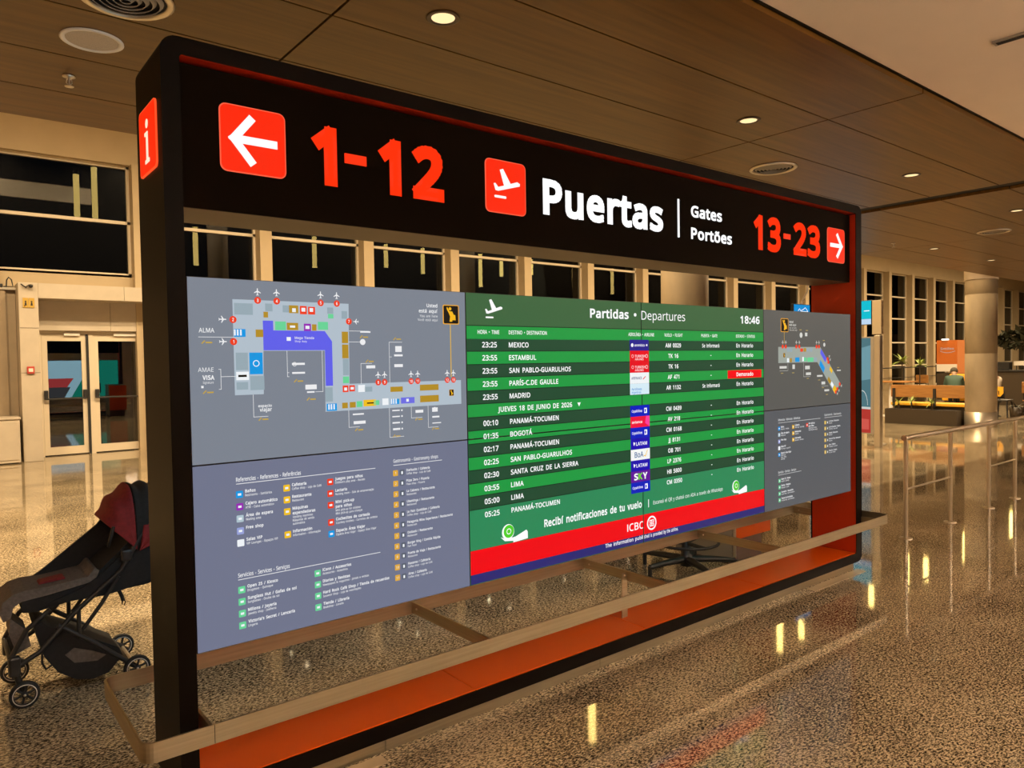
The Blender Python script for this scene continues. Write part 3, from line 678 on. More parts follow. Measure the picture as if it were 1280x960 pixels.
MB().box(2.78, 3.1, 12.95, 13.08, 0, 3.1).build('trim_44', STONE, kind='structure')

# glazed double door
DY = 13.2
d1 = MB().use(DOORWH)
d1.box(0.95, 1.035, DY, DY + 0.12, 0, 2.2599).box(2.72, 2.79, DY, DY + 0.12, 0, 2.2599).box(0.95, 2.79, DY, DY + 0.12, 2.26, 2.32)
dr = d1.build('door_1', DOORWH, kind='structure')
for (a, b) in ((1.04, 1.745), (1.865, 2.715)):
    l = MB().use(DOORWH)
    l.box(a, a + 0.085, DY + 0.02, DY + 0.07, 0.02, 2.255).box(b - 0.075, b, DY + 0.02, DY + 0.07, 0.02, 2.255)
    l.box(a + 0.0851, b - 0.0751, DY + 0.02, DY + 0.07, 2.13, 2.255).box(a + 0.0851, b - 0.0751, DY + 0.02, DY + 0.07, 0.02, 0.165)
    lo = l.build('door_leaf', DOORWH, dr)
    MB().box(a + 0.08, b - 0.07, DY + 0.04, DY + 0.05, 0.16, 2.135).build('glass_pane', DOORGLASS, lo)
    q = MB().tube([(a + 0.04, DY - 0.06, 1.06), (b - 0.04, DY - 0.06, 1.06)], 0.014)
    for xx in (a + 0.04, b - 0.04):
        q.bbox(xx - 0.03, xx + 0.03, DY - 0.07, DY + 0.02, 1.05, 1.22, 0.01)
    q.build('push_bar', BLACKPL, lo)
    MB().box(a + 0.35, b - 0.1, DY - 0.03, DY + 0.02, 2.23, 2.285).build('door_closer', WHITEPL, lo)
MB().use(DOORWH).box(1.79, 1.862, DY, DY + 0.08, 0, 2.26).use(BLACKPL).box(1.747, 1.788, DY - 0.01, DY + 0.06, 0.0, 2.24).build('centre_post', None, dr)

# round concrete pillars carrying the edge of the wood ceiling
for i, (px, py, pr_) in enumerate(((7.30, 3.57, 0.31), (17.74, 3.57, 0.31), (28.2, 3.57, 0.31))):
    mb = MB().use(CONCRETE).lathe([(pr_, 0.33), (pr_, 0.9), (pr_, 1.62), (pr_ - 0.006, 1.625), (pr_ - 0.006, 1.635), (pr_, 1.64), (pr_, 2.93), (pr_ - 0.006, 2.935), (pr_ - 0.006, 2.945), (pr_, 2.95), (pr_, 3.262)], (px, py, 0), 40)
    mb.use(STEELSAT).lathe([(pr_ + 0.006, 0.0), (pr_ + 0.006, 0.33), (pr_ - 0.01, 0.332)], (px, py, 0), 40)
    mb.use(PLASTER).lathe([(pr_, 3.262), (pr_ + 0.02, 3.262), (pr_ + 0.02, 8.8)], (px, py, 0), 40)
    mb.build('trim_%d' % (50 + i), None, kind='structure')

# ================================================================= CEILING FIXTURES
lab = {(0, 0): 'round recessed downlight glowing above the left half of the big sign, nearest to the camera',
       (1, 0): 'round recessed downlight glowing above the word Puertas on the sign',
       (2, 0): 'round recessed downlight just before the dark ceiling joint, right of the sign',
       (3, 0): 'round recessed downlight at the right edge of the picture beyond the dark ceiling joint',
       (4, 1): 'small downlight far beyond the dark joint, nearer the window wall, left of its twin',
       (5, 1): 'small downlight far beyond the dark joint, farthest right of the two near the window wall'}
for (k, row), L in lab.items():
    x = (1.39, 3.97, 6.60, 9.42, 11.85, 14.29)[k]
    y = 0.40 if row == 0 else 2.25
    t = thing('downlight', (x, y, CZ), L, 'ceiling light', 'recessed downlights in the wood ceiling')
    MB().lathe([(0.078, -0.001), (0.082, -0.004), (0.078, -0.006), (0.062, -0.006), (0.058, -0.001)], (x, y, CZ), 28).build('rim', BRONZE, t)
    MB().lathe([(0.058, -0.002), (0.0001, -0.002)], (x, y, CZ), 28).build('lens', LAMP, t)
    l = bpy.data.lights.new('downlight_beam', 'SPOT')
    l.energy, l.spot_size, l.spot_blend, l.color, l.shadow_soft_size = 45, math.radians(75), 0.6, WARM, 0.05
    lo = bpy.data.objects.new('downlight_beam', l)
    lo.location = (0, 0, -0.02)
    lo.parent = t
    COL.objects.link(lo)

for (x, y, L) in ((0.13, 1.10, 'round slatted air diffuser at the top edge of the picture, above the sign corner'),
                  (5.29, 1.02, 'round slatted air diffuser in the wood ceiling above the word Portões'),
                  (10.83, 1.09, 'round slatted air diffuser beyond the dark ceiling joint at far right')):
    t = thing('air_diffuser', (x, y, CZ), L, 'air vent', 'round ceiling air diffusers')
    R = 0.20
    MB().lathe([(R, -0.001), (R + 0.004, -0.008), (R - 0.012, -0.018), (R - 0.03, -0.010), (R - 0.03, -0.001)], (x, y, CZ), 40).build('rim', STEELSAT, t)
    MB().lathe([(R - 0.03, -0.002), (0.0001, -0.002)], (x, y, CZ), 32).build('throat', SLOT, t)
    mb = MB()
    for q in range(5):
        rr_ = R - 0.055 - 0.03 * q
        mb.lathe([(rr_ + 0.012, -0.004), (rr_ - 0.004, -0.020), (rr_ - 0.006, -0.018), (rr_ + 0.009, -0.003)], (x, y, CZ), 32)
    mb.build('louvre_rings', GREYPANEL, t)

t = thing('ceiling_speaker', (0.085, 1.677, CZ), 'round cream ceiling loudspeaker with a flat mesh face, left above the sign', 'speaker')
MB().lathe([(0.145, -0.001), (0.146, -0.006), (0.138, -0.010), (0.122, -0.008), (0.120, -0.002)], (0.085, 1.677, CZ), 40).build('rim', WHITEPL, t)
MB().lathe([(0.120, -0.005), (0.06, -0.007), (0.0001, -0.0075)], (0.085, 1.677, CZ), 32).build('grille', mat('speaker_mesh', (0.46, 0.40, 0.32, 1), 0.7, noise=((400, 400, 400), 0.25)), t)
for (x, y, L) in ((0.062, 2.279, 'small ceiling sprinkler head left of the big sign'), (10.7, 2.365, 'small ceiling sprinkler head right of the sign frame, beyond the dark joint')):
    t = thing('sprinkler', (x, y, CZ), L, 'sprinkler', 'ceiling sprinklers')
    MB().lathe([(0.032, -0.001), (0.034, -0.006), (0.014, -0.010), (0.012, -0.020), (0.0001, -0.020)], (x, y, CZ), 20).build('escutcheon', STEELSAT, t)
    MB().tube([(x, y, CZ - 0.018), (x, y, CZ - 0.055)], 0.006).tube([(x - 0.012, y, CZ - 0.02), (x - 0.014, y, CZ - 0.04), (x, y, CZ - 0.055), (x + 0.014, y, CZ - 0.04), (x + 0.012, y, CZ - 0.02)], 0.003, 6).build('frame_arms', STEELSAT, t)
    MB().lathe([(0.0001, -0.056), (0.024, -0.058), (0.024, -0.061), (0.0001, -0.061)], (x, y, CZ), 16).build('deflector', STEELSAT, t)
t = thing('slot_diffuser', (3.98, -1.6, CZ + 0.02), 'long narrow slot air diffuser in the white ceiling at top right', 'air vent')
MB().box(3.955, 4.015, -2.1, -1.12, CZ + 0.008, CZ + 0.0195).build('frame', GREYPANEL, t)
MB().box(3.968, 3.982, -2.08, -1.135, CZ + 0.005, CZ + 0.0078).box(3.988, 4.002, -2.08, -1.135, CZ + 0.005, CZ + 0.0078).build('slots', SLOT, t)

# pendant tube lamps in the high hall, seen as reflections in the glass and the polished floor
PT = [(2.60, 5.61, 6.70), (3.02, 5.61, 6.95), (5.54, 4.54, 5.63), (9.15, 4.72, 5.70), (11.72, 4.90, 5.68), (13.18, 4.78, 5.67), (15.70, 4.45, 5.67), (16.7, 4.9, 5.6), (18.2, 5.05, 5.65), (20.5, 4.7, 5.6), (22.8, 4.5, 5.6), (24.2, 4.9, 5.6), (27.4, 4.6, 5.6), (32.0, 4.5, 5.5)]
for i, (x, a, b) in enumerate(PT):
    t = thing('pendant_lamp', (x, 7.3, 8.8), 'slim vertical glowing tube lamp hanging in the high hall behind the wood ceiling', 'lamp', 'hanging tube lamps of the high hall')
    MB().lathe([(0.0001, a), (0.07, a), (0.07, b), (0.0001, b)], (x, 7.3, 0), 14).build('tube', TUBE, t)
    MB().lathe([(0.0001, b + 0.002), (0.073, b + 0.002), (0.073, b + 0.08), (0.0001, b + 0.08)], (x, 7.3, 0), 14).build('cap', BLACKPL, t)
    MB().tube([(x, 7.3, b + 0.07), (x, 7.3, 8.799)], 0.004, 6).build('cable', BLACKPL, t)

# ================================================================= THE SIGN
S = thing('information_sign', (2.4, 0.18, 0), 'huge black and orange framed airport sign with gate directions, maps and a green departures board', 'sign')
XR, ZT, D = 4.796, 2.707, 0.357
outer = rr(0, XR, 0.0757, ZT, 0.055, 6)
inner = rr(0.060, 4.713, 0.140, 2.650, 0.012, 6)
mb = MB()
n_ = len(outer)
for yy, flip in ((0.0, False), (D, True)):
    vs = [(p[0], yy, p[1]) for p in outer] + [(p[0], yy, p[1]) for p in inner]
    fs = [(i, (i + 1) % n_, (i + 1) % n_ + n_, i + n_) for i in range(n_)]
    mb.add(vs, [f[::-1] for f in fs] if flip else fs)
vs = [(p[0], 0, p[1]) for p in outer] + [(p[0], D, p[1]) for p in outer]
mb.add(vs, [(i, i + n_, (i + 1) % n_ + n_, (i + 1) % n_) for i in range(n_)], True)
vs = [(p[0], 0, p[1]) for p in inner] + [(p[0], D, p[1]) for p in inner]
mb.add(vs, [(i, (i + 1) % n_, (i + 1) % n_ + n_, i + n_) for i in range(n_)], False)
mb.build('frame', FRAMEBLK, S)
mb = MB()
g = 0.003
mb.box(4.7115, 4.7128, 0.004, D - 0.012, 0.141, 2.649).box(0.0602, 0.0612, 0.006, D - 0.012, 0.141, 2.649).box(0.063, 4.709, 0.006, D - 0.012, 2.6485, 2.6497)
mb.build('lining', LINING, S)
dj = [0.062, 1.235, 2.37, 3.50, 4.711]
for a, b in zip(dj[:-1], dj[1:]):
    MB().bbox(a + 0.002, b - 0.002, 0.006, D - 0.012, 0.1405, 0.146, 0.002, 1).build('deck_panel', DECK, S)
mb = MB().use(KICK)
for a, b in ((0.03, 0.80), (0.803, 2.06), (2.063, 3.3), (3.303, 4.766)):
    mb.box(a, b, 0.05, D - 0.05, 0.0, 0.0755)
mb.build('kick_plate', None, S)

# header light box
HY = 0.043
mb = MB().use(PANELBR).box(0.068, 4.704, HY, 0.330, 2.150, 2.638).use(PANELUN).box(0.070, 4.702, HY + 0.004, 0.326, 2.1485, 2.1499)
HP = mb.build('header_panel', None, S)
RED = em(255, 40, 6, 1.0)
REDT = em(255, 52, 14, 1.0)
yL = HY - 0.003


def tile(x0, x1, z0, z1, name):
    b = MB().use(em(255, 96, 66, 1.0)).prism(rr(x0, x1, z0, z1, 0.025), yL, HY - 0.0002).use(RED)
    b.rrect(x0 + 0.004, x1 - 0.004, z0 + 0.004, z1 - 0.004, 0.022, yL - 0.0006)
    return b


def arrow(b, tipx, tailx, zc, hz, w, y):
    s_ = 1 if tailx > tipx else -1
    b.line([(tailx - 0.5 * w * s_, zc), (tipx + w * 0.9 * s_, zc)], w, y)
    hx = tipx + hz * 1.03 * s_
    b.line([(hx, zc + hz), (tipx + w * 0.55 * s_, zc), (hx, zc - hz)], w, y - 0.0004)
    return b


PLANE = [(-0.46, 0.02), (-0.40, 0.04), (-0.30, -0.06), (-0.10, 0.00), (-0.24, 0.42), (-0.12, 0.46), (0.14, 0.08), (0.38, 0.16), (0.48, 0.12), (0.47, 0.05), (-0.30, -0.17), (-0.40, -0.16)]


def plane_icon(b, cx, cz, w, y):
    b.poly([(cx + p[0] * w, cz + p[1] * w) for p in PLANE][::-1], y)
    b.rrect(cx - 0.44 * w, cx - 0.02 * w, cz - 0.36 * w, cz - 0.29 * w, 0.03 * w, y)


b = tile(0.197, 0.436, 2.293, 2.532, 'l').use(WHT)
arrow(b, 0.230, 0.404, 2.412, 0.073, 0.029, yL - 0.0012)
b.build('arrow_tile', None, HP)
b = tile(1.360, 1.597, 2.284, 2.526, 'p').use(WHT)
plane_icon(b, 1.482, 2.412, 0.165, yL - 0.0012)
b.build('plane_tile', None, HP)
b = tile(4.380, 4.625, 2.279, 2.523, 'r').use(WHT)
arrow(b, 4.594, 4.416, 2.401, 0.073, 0.029, yL - 0.0012)
b.build('arrow_tile', None, HP)
b = MB().use(REDT)
T(b, '1', 0.535, 2.293, 0.226, yL, w=0.106, bold=0.042)
b.bbox(0.673, 0.767, yL - 0.0025, yL + 0.0025, 2.392, 2.430, 0.0005, 1)
T(b, '12', 0.819, 2.293, 0.226, yL, w=0.318, bold=0.042)
b.build('gate_numbers', None, HP)
b = MB().use(REDT)
T(b, '13', 3.467, 2.291, 0.220, yL, w=0.315, bold=0.034)
b.bbox(3.815, 3.895, yL - 0.0025, yL + 0.0025, 2.388, 2.422, 0.0005, 1)
T(b, '23', 3.930, 2.291, 0.220, yL, w=0.352, bold=0.034)
b.build('gate_numbers', None, HP)
b = MB().use(em(255, 255, 255, 1.25))
T(b, 'Puertas', 1.704, 2.309, 0.172, yL, w=0.887, bold=0.030)
b.build('word_lettering', None, HP)
b = MB().use(em(255, 255, 255, 1.25))
T(b, 'Gates', 2.838, 2.423, 0.066, yL, w=0.298, bold=0.026)
b.build('word_lettering', None, HP)
b = MB().use(em(255, 255, 255, 1.25))
T(b, 'Portões', 2.838, 2.296, 0.066, yL, w=0.398, bold=0.026)
b.build('word_lettering', None, HP)
MB().use(em(255, 255, 255, 1.25)).box(2.719, 2.731, yL - 0.002, yL + 0.002, 2.294, 2.510).build('divider_bar', None, HP)

# the i tile on the outer left side of the frame (faces -x)
b = MB().use(em(255, 84, 40, 1.0)).prism(rr(0.060, 0.294, 2.281, 2.512, 0.02), -0.006, -0.0002, 'x').use(RED)
b.prism(rr(0.065, 0.289, 2.286, 2.507, 0.018), -0.0066, -0.0061, 'x').use(em(255, 235, 205, 1.0))
b.prism([(0.178 + 0.017 * math.cos(a * PI / 8), 2.452 + 0.016 * math.sin(a * PI / 8)) for a in range(16)], -0.0074, -0.0067, 'x')
b.prism(rr(0.165, 0.193, 2.318, 2.424, 0.003, 2), -0.0074, -0.0067, 'x')
b.prism(rr(0.148, 0.210, 2.316, 2.330, 0.003, 2), -0.0076, -0.0067, 'x')
b.prism(rr(0.166, 0.212, 2.412, 2.425, 0.003, 2), -0.0076, -0.0067, 'x')
b.build('information_tile', None, S)

# ---- the eight display panels
SY = 0.02
sx = [0.068, 1.2235, 2.3755, 3.5385, 4.667]
sz = [0.610, 1.2615, 1.912]
y1, y2, y3, y4 = SY - 0.0012, SY - 0.0018, SY - 0.0024, SY - 0.0030
bg = {(0, 1): (124, 131, 143), (0, 0): (112, 117, 140), (1, 1): (60, 100, 64), (1, 0): (48, 130, 88), (2, 1): (60, 100, 64), (2, 0): (48, 130, 88), (3, 1): (92, 91, 87), (3, 0): (90, 92, 96)}  # right map panels darker: off-angle screen dimming put into their colour
PAN = {}
for i in range(4):
    for j in (1, 0):
        e = 0.0012
        x0, x1, z0, z1 = sx[i] + (e if i else 0), sx[i + 1] - e, sz[j] + (e if j else 0), sz[j + 1] - e
        b = MB().use(CASING).box(x0, x1, SY, SY + 0.045, z0, z1).use(em(*bg[(i, j)]))
        b.rect(x0 + 0.0015, x1 - 0.0015, z0 + 0.0015, z1 - 0.0015, SY - 0.0005)
        PAN[(i, j)] = b.build('display_panel', None, S)
MB().box(0.10, 4.64, SY + 0.046, 0.285, 0.64, 1.89).build('display_housing', CASING, S)

# departures board: bands
LG, DG = em(32, 152, 66), em(36, 74, 50)
MG, RD, NV, HG = em(46, 136, 88), em(243, 4, 20), em(46, 42, 112), em(60, 100, 62)
rowz = [1.681 - 0.0588 * k for k in range(14)]
bands = [(1.768, 1.9095, HG), (1.706, 1.764, LG)]
for k in range(13):
    bands.append((rowz[k] - 0.0276, rowz[k] + 0.0274, LG if k % 2 else DG))
bands += [(0.7640, rowz[13] + 0.0274, MG), (0.656, 0.7632, RD), (0.6125, 0.655, NV)]
SEP = em(24, 48, 30)
for i in (1, 2):
    x0, x1 = sx[i] + 0.0035, sx[i + 1] - 0.0035
    for j in (1, 0):
        b = MB().use(SEP).rect(x0, x1, sz[j] + 0.003, sz[j + 1] - 0.003, SY - 0.0008)
        for (z0, z1, m) in bands:
            a, c = max(z0, sz[j] + 0.003), min(z1, sz[j + 1] - 0.003)
            if c > a: b.use(m).rect(x0, x1, a, c, y1)
        b.build('table_bands', None, PAN[(i, j)])
# words
words = {}
NOW = ['board_title', 0]


def WM(i, j):
    return words.setdefault((i, j, NOW[0], NOW[1]), MB().use(WHT))



def WR(i, z, *a, **k):
    T(WM(i, 1 if z > sz[1] - 0.012 else 0), *a, y=y3, **k)


WR(1, 1.8, 'Partidas •', 1.989, 1.818, 0.047, w=0.348, bold=0.024, res=4)
WR(2, 1.8, 'Departures', 2.376, 1.818, 0.047, w=0.371, bold=0.0, res=4)
NOW[0] = 'clock'
WR(2, 1.8, '18:46', 3.285, 1.816, 0.047, w=0.208, bold=0.024, res=4)
NOW[0] = 'plane_pictogram'
plane_icon(WM(1, 1), 1.378, 1.838, 0.105, y3)
NOW[0] = 'column_heading'
for (i, s, x, w) in ((1, 'HORA • TIME', 1.286, .122), (1, 'DESTINO • DESTINATION', 1.463, .233), (1, 'AEROLÍNEA', 2.271, .100), (2, '• AIRLINE', 2.380, .098), (2, 'VUELO • FLIGHT', 2.564, .159), (2, 'PUERTA • GATE', 2.895, .154), (2, 'ESTADO • STATUS', 3.239, .2)):
    NOW[1] += 1
    WR(i, 1.7, s, x, 1.729, 0.0175, w=w, bold=0.012)
DSQ = 1.02
fl = ['23:25|MEXICO|AM 0029|Se Informará|En Horario', '23:55|ESTAMBUL|TK 16|-|En Horario', '23:55|SAN PABLO-GUARULHOS|TK 16|-|En Horario', '23:55|PARÍS-C.DE GAULLE|AF 471|-|Demorado',
      '23:55|MADRID|AR 1132|Se Informará|En Horario', None, '00:10|PANAMÁ-TOCUMEN|CM 0439|-|En Horario', '01:35|BOGOTÁ|AV 218|-|En Horario', '02:17|PANAMÁ-TOCUMEN|CM 0168|-|En Horario',
      '02:25|SAN PABLO-GUARULHOS|JJ 8131|-|En Horario', '02:30|SANTA CRUZ DE LA SIERRA|OB 701|-|En Horario', '03:55|LIMA|LP 2376|-|En Horario', '05:00|LIMA|H8 5800|-|En Horario', '05:25|PANAMÁ-TOCUMEN|CM 0350|-|En Horario']
for k, row in enumerate(fl):
    z = rowz[k] - 0.0125
    NOW[:] = ['flight_row' if row else 'date_row', k]
    if row is None:
        WR(1, z, 'JUEVES 18 DE JUNIO DE 2026', 1.393, z, 0.0235, w=0.463, bold=0.018, res=3)
        WM(1, 1).poly([(1.892, z + 0.02), (1.904, z), (1.880 + 0.036, z + 0.02)][::-1], y3)
        continue
    h, d, f, gt, st = row.split('|')
    NOW[0] = 'time_cell'
    WR(1, z, h, 1.309, z, 0.0245, w=0.084, bold=0.018, res=3)
    NOW[0] = 'destination_cell'
    WR(1, z, d, 1.462, z, 0.0235, bold=0.018, res=3, sq=DSQ)
    NOW[0] = 'flight_number_cell'
    WR(2, z, f, 2.640, z, 0.0235, bold=0.02, sq=1.0, al='C')
    NOW[0] = 'gate_cell'
    WR(2, z, gt, 2.985, z, 0.0215 if len(gt) > 1 else 0.03, bold=0.016, sq=0.9, al='C')
    if st == 'Demorado':
        b = MB().use(RD).rect(3.151, 3.511, rowz[k] - 0.025, rowz[k] + 0.025, y2)
        b.build('delay_flag', None, PAN[(2, 1)])
    NOW[0] = 'status_cell'
    WR(2, z, st, 3.330, z, 0.0235, w=0.178, bold=0.016, res=3, al='C')
NOW[:] = ['notification_line', 0]
WR(1, 0.8, 'Recibí notificaciones de tu vuelo', 1.662, 0.805, 0.037, w=0.7, bold=0.022, res=4)
WM(2, 0).rect(2.4145, 2.420, 0.798, 0.842, y3)
WR(2, 0.8, 'Escaneá el QR y chateá con ADA a través de WhatsApp', 2.457, 0.808, 0.020, w=0.633, bold=0.0, res=2)
NOW[0] = 'sponsor_mark'
T(WM(1, 0), 'IC', 2.245, 0.690, 0.040, y3, w=0.050, bold=0.01)
T(WM(1, 0), 'B', 2.3025, 0.690, 0.040, y3, w=0.032, bold=0.01)
T(WM(1, 0), 'C', 2.341, 0.690, 0.040, y3, w=0.030, bold=0.01)
b = WM(2, 0)
cx, cz = 2.442, 0.709
b.ring(cx, cz, 0.030, 0.039, y3)
for (a, c, d, e) in ((-.018, .018, .013, .018), (-.018, .018, -.018, -.013), (-.018, -.004, .002, .006), (.004, .018, .002, .006), (-.018, -.004, -.006, -.002), (.004, .018, -.006, -.002), (-.0025, .0025, -.018, .018), (-.018, -.013, .002, .018), (.013, .018, -.018, -.002), (-.018, -.013, -.018, -.002), (.013, .018, .002, .018)):
    b.rect(cx + a, cx + c, cz + d, cz + e, y3)
NOW[0] = 'disclaimer_line'
T(WM(1, 0), 'The information publi', 2.078, 0.633, 0.0195, y3, w=0.292, bold=0.012, res=2)
T(WM(2, 0), 'shed is provided by the airline.', 2.379, 0.633, 0.0195, y3, w=0.288, bold=0.012, res=2)
for key, b in words.items(): b.build(key[2], None, PAN[key[:2]])
# chat bubble over a white hand beside the footer line
for (i, xc) in ((1, 1.44), (2, 3.225)):
    b = MB().use(WHT).disc(xc, 0.818, 0.036, y3).use(em(80, 210, 40)).disc(xc + 0.004, 0.820, 0.030, y3 - 0.0005).use(WHT)
    b.ring(xc + 0.004, 0.820, 0.010, 0.014, y3 - 0.001, 16)
    b.poly([(xc - 0.045, 0.800), (xc - 0.01, 0.785), (xc + 0.045, 0.790), (xc + 0.110, 0.812), (xc + 0.118, 0.802), (xc + 0.118, 0.770), (xc + 0.03, 0.764), (xc + 0.03, 0.772), (xc - 0.02, 0.778)][::-1], y3)
    b.build('chat_icon', None, PAN[(i, 0)])
# airline logos, each its own tile
lg = {0: ((38, 30, 140), 'aeroméxico', (255, 255, 255)), 1: ((232, 8, 30), 'TURKISH', (255, 230, 230)), 2: ((232, 8, 30), 'TURKISH', (255, 230, 230)), 3: ((240, 244, 246), 'AIRFRANCE', (30, 40, 110)), 4: ((214, 236, 246), 'Aerolíneas', (70, 150, 215)),
      6: ((6, 30, 190), 'CopaAirlines', (255, 255, 255)), 7: ((238, 20, 60), 'avianca', (255, 255, 255)), 8: ((6, 30, 190), 'CopaAirlines', (255, 255, 255)), 9: ((30, 10, 175), 'LATAM', (255, 255, 255)), 10: ((244, 246, 244), 'BoA', (30, 90, 150)), 11: ((30, 10, 175), 'LATAM', (255, 255, 255)), 12: ((98, 20, 150), 'SKY', (255, 255, 255)), 13: ((6, 30, 190), 'CopaAirlines', (255, 255, 255))}
for k, (c, s, tcol) in lg.items():
    z0, z1 = rowz[k] - 0.0292, rowz[k] + 0.0292
    b = MB().use(em(*c)).rect(2.280, 2.433, z0, z1, y2).use(em(*tcol))
    h = {'SKY': .036, 'BoA': .03, 'LATAM': .019}.get(s, .014)
    w = {'SKY': .108, 'BoA': .07, 'LATAM': .088}.get(s, .082)
    x = {'SKY': 2.303, 'BoA': 2.31, 'LATAM': 2.322, 'TURKISH': 2.32, 'aeroméxico': 2.318}.get(s, 2.291)
    if s == 'SKY':
        T(b, 'S', 2.303, z0 + .011, h, y3, w=.032, bold=.03)
        b.use(em(120, 220, 40))
        T(b, 'K', 2.337, z0 + .011, h, y3, w=.034, bold=.03)
        b.use(em(*tcol))
        T(b, 'Y', 2.374, z0 + .011, h, y3, w=.036, bold=.03)
    else:
        T(b, s, x, rowz[k] - h * .5, h, y3, w=w, bold=.012)
    if s == 'LATAM': b.poly([(2.300, rowz[k] + .012), (2.316, rowz[k] + .006), (2.306, rowz[k] - .01), (2.302, rowz[k] - .002)][::-1], y3)
    if s == 'TURKISH':
        b.ring(2.302, rowz[k], .007, .009, y3, 14)
        T(b, 'AIRLINES', 2.32, rowz[k] - .022, .011, y3, w=.07, bold=.012)
        b.ring(2.414, rowz[k], .007, .010, y3, 14)
    if s == 'CopaAirlines': b.rect(2.390, 2.412, rowz[k] - .014, rowz[k] + .014, y3).use(em(*c)).rect(2.393, 2.403, rowz[k] - .008, rowz[k] + .008, y4)
    if s == 'aeroméxico': b.disc(2.300, rowz[k], .010, y3).disc(2.416, rowz[k], .006, y3)
    if s == 'avianca': b.use(em(250, 60, 150)).poly([(2.433, z0), (2.433, z1), (2.405, z1), (2.395, z0 + .02)], y3)
    if s == 'Aerolíneas': T(b, 'Argentinas', 2.291, rowz[k] - .024, .013, y3, w=.076, bold=.012)
    if s == 'BoA': b.use(em(250, 200, 40)).line([(2.385, rowz[k] - .008), (2.395, rowz[k] - .012), (2.412, rowz[k] + .018)], .005, y3)
    if s == 'AIRFRANCE': b.use(em(226, 10, 30)).line([(2.385, rowz[k] - .006), (2.402, rowz[k] + .006)], .005, y3)
    b.build('airline_logo', None, PAN[(2, 1 if k < 7 else 0)])

# ---- map screens
WARMW = (236, 236, 238)
TX = em(*WARMW)
CORR = em(176, 190, 202)
BL, BR, GN, RE, PU, IN, MA, YE, WHm, GR = em(20, 150, 225), em(178, 140, 40), em(105, 210, 150), em(238, 62, 32), em(96, 96, 232), em(110, 110, 225), em(150, 40, 180), em(240, 190, 30), em(238, 242, 246), em(150, 168, 178)
DARKI = em(24, 20, 16)


b = MB().use(CORR)
b.poly([(0.219, 1.839), (0.665, 1.839), (0.662, 1.526), (1.192, 1.526), (1.192, 1.422), (0.559, 1.422), (0.561, 1.656), (0.325, 1.656), (0.322, 1.499), (0.219, 1.499)][::-1], y1)
b.use(PU).poly([(0.325, 1.766), (0.363, 1.766), (0.363, 1.731), (0.563, 1.731), (0.592, 1.692), (0.592, 1.521), (0.562, 1.521), (0.562, 1.658), (0.325, 1.658)][::-1], y2)
for m, L in ((BL, ((.273, .321, 1.572, 1.650), (.221, .262, 1.706, 1.734), (.564, .606, 1.424, 1.452), (.842, .882, 1.436, 1.458))),
             (GR, ((.224, .290, 1.785, 1.826), (.335, .362, 1.800, 1.828), (.400, .424, 1.798, 1.824), (.575, .600, 1.798, 1.822), (.634, .658, 1.780, 1.810), (.225, .268, 1.588, 1.650), (.225, .266, 1.518, 1.545), (.274, .325, 1.515, 1.566), (.635, .660, 1.560, 1.624), (.725, .760, 1.492, 1.512), (.56, .59, 1.46, 1.515))),
             (BR, ((.298, .326, 1.706, 1.733), (.424, .460, 1.796, 1.825), (.414, .458, 1.733, 1.760), (.512, .530, 1.732, 1.756), (.633, .660, 1.685, 1.730), (.633, .660, 1.626, 1.680), (.982, 1.075, 1.487, 1.512), (.982, 1.075, 1.438, 1.466), (.628, .652, 1.431, 1.453), (.660, .686, 1.432, 1.454), (.328, .345, 1.777, 1.798), (.842, .900, 1.487, 1.508))),
             (GN, ((.370, .411, 1.732, 1.764), (.536, .577, 1.736, 1.766), (.634, .660, 1.529, 1.555), (.690, .715, 1.433, 1.456), (.765, .790, 1.437, 1.456), (.578, .600, 1.780, 1.797))),
             (RE, ((.466, .493, 1.793, 1.824), (.498, .526, 1.793, 1.822), (.632, .656, 1.494, 1.520), (.660, .684, 1.496, 1.520))),
             (MA, ((.480, .508, 1.730, 1.758),)), (YE, ((.720, .775, 1.434, 1.460),)), (IN, ((.890, .955, 1.437, 1.462),)), (WHm, ((.225, .270, 1.552, 1.582), (.698, .728, 1.492, 1.520), (.804, .832, 1.435, 1.462)))):
    b.use(m)
    for (x0, x1, z0, z1) in L: b.rect(x0, x1, z0, z1, y2)
b.use(WHm)
for (x, z) in ((.236, 1.72), (.585, 1.438), (.858, 1.447)):     # toilets pictograms
    for d in (-.012, -.002, .009): b.rect(x + d - .003, x + d + .003, z - .009, z + .006, y3).disc(x + d, z + .009, .0035, y3, 8)
b.ring(.297, 1.611, .009, .012, y3, 16)
for (x0, z0, w, h) in ((.412, 1.693, .016, .014), (.472, 1.803, .015, .014), (.504, 1.803, .014, .014), (.486, 1.738, .016, .012), (.436, 1.800, .014, .014), (.426, 1.742, .02, .008), (.915, 1.444, .012, .012), (.638, 1.50, .012, .012), (.665, 1.503, .014, .010)):
    b.rect(x0, x0 + w, z0, z0 + h, y3)
b.use(DARKI).rect(.232, .262, 1.563, 1.571, y3).rect(.735, .765, 1.444, 1.449, y3)
b.build('map_graphic', None, PAN[(0, 1)])
b = MB()
T_ = MB().use(TX)
gates = {1: (.219, 1.689), 2: (.219, 1.767), 3: (.308, 1.838), 4: (.378, 1.838), 5: (.549, 1.838), 6: (.615, 1.838), 7: (.664, 1.770), 8: (.787, 1.528), 9: (.816, 1.528), 10: (.940, 1.528), 11: (.972, 1.528), 12: (1.120, 1.528), 13: (1.152, 1.528)}


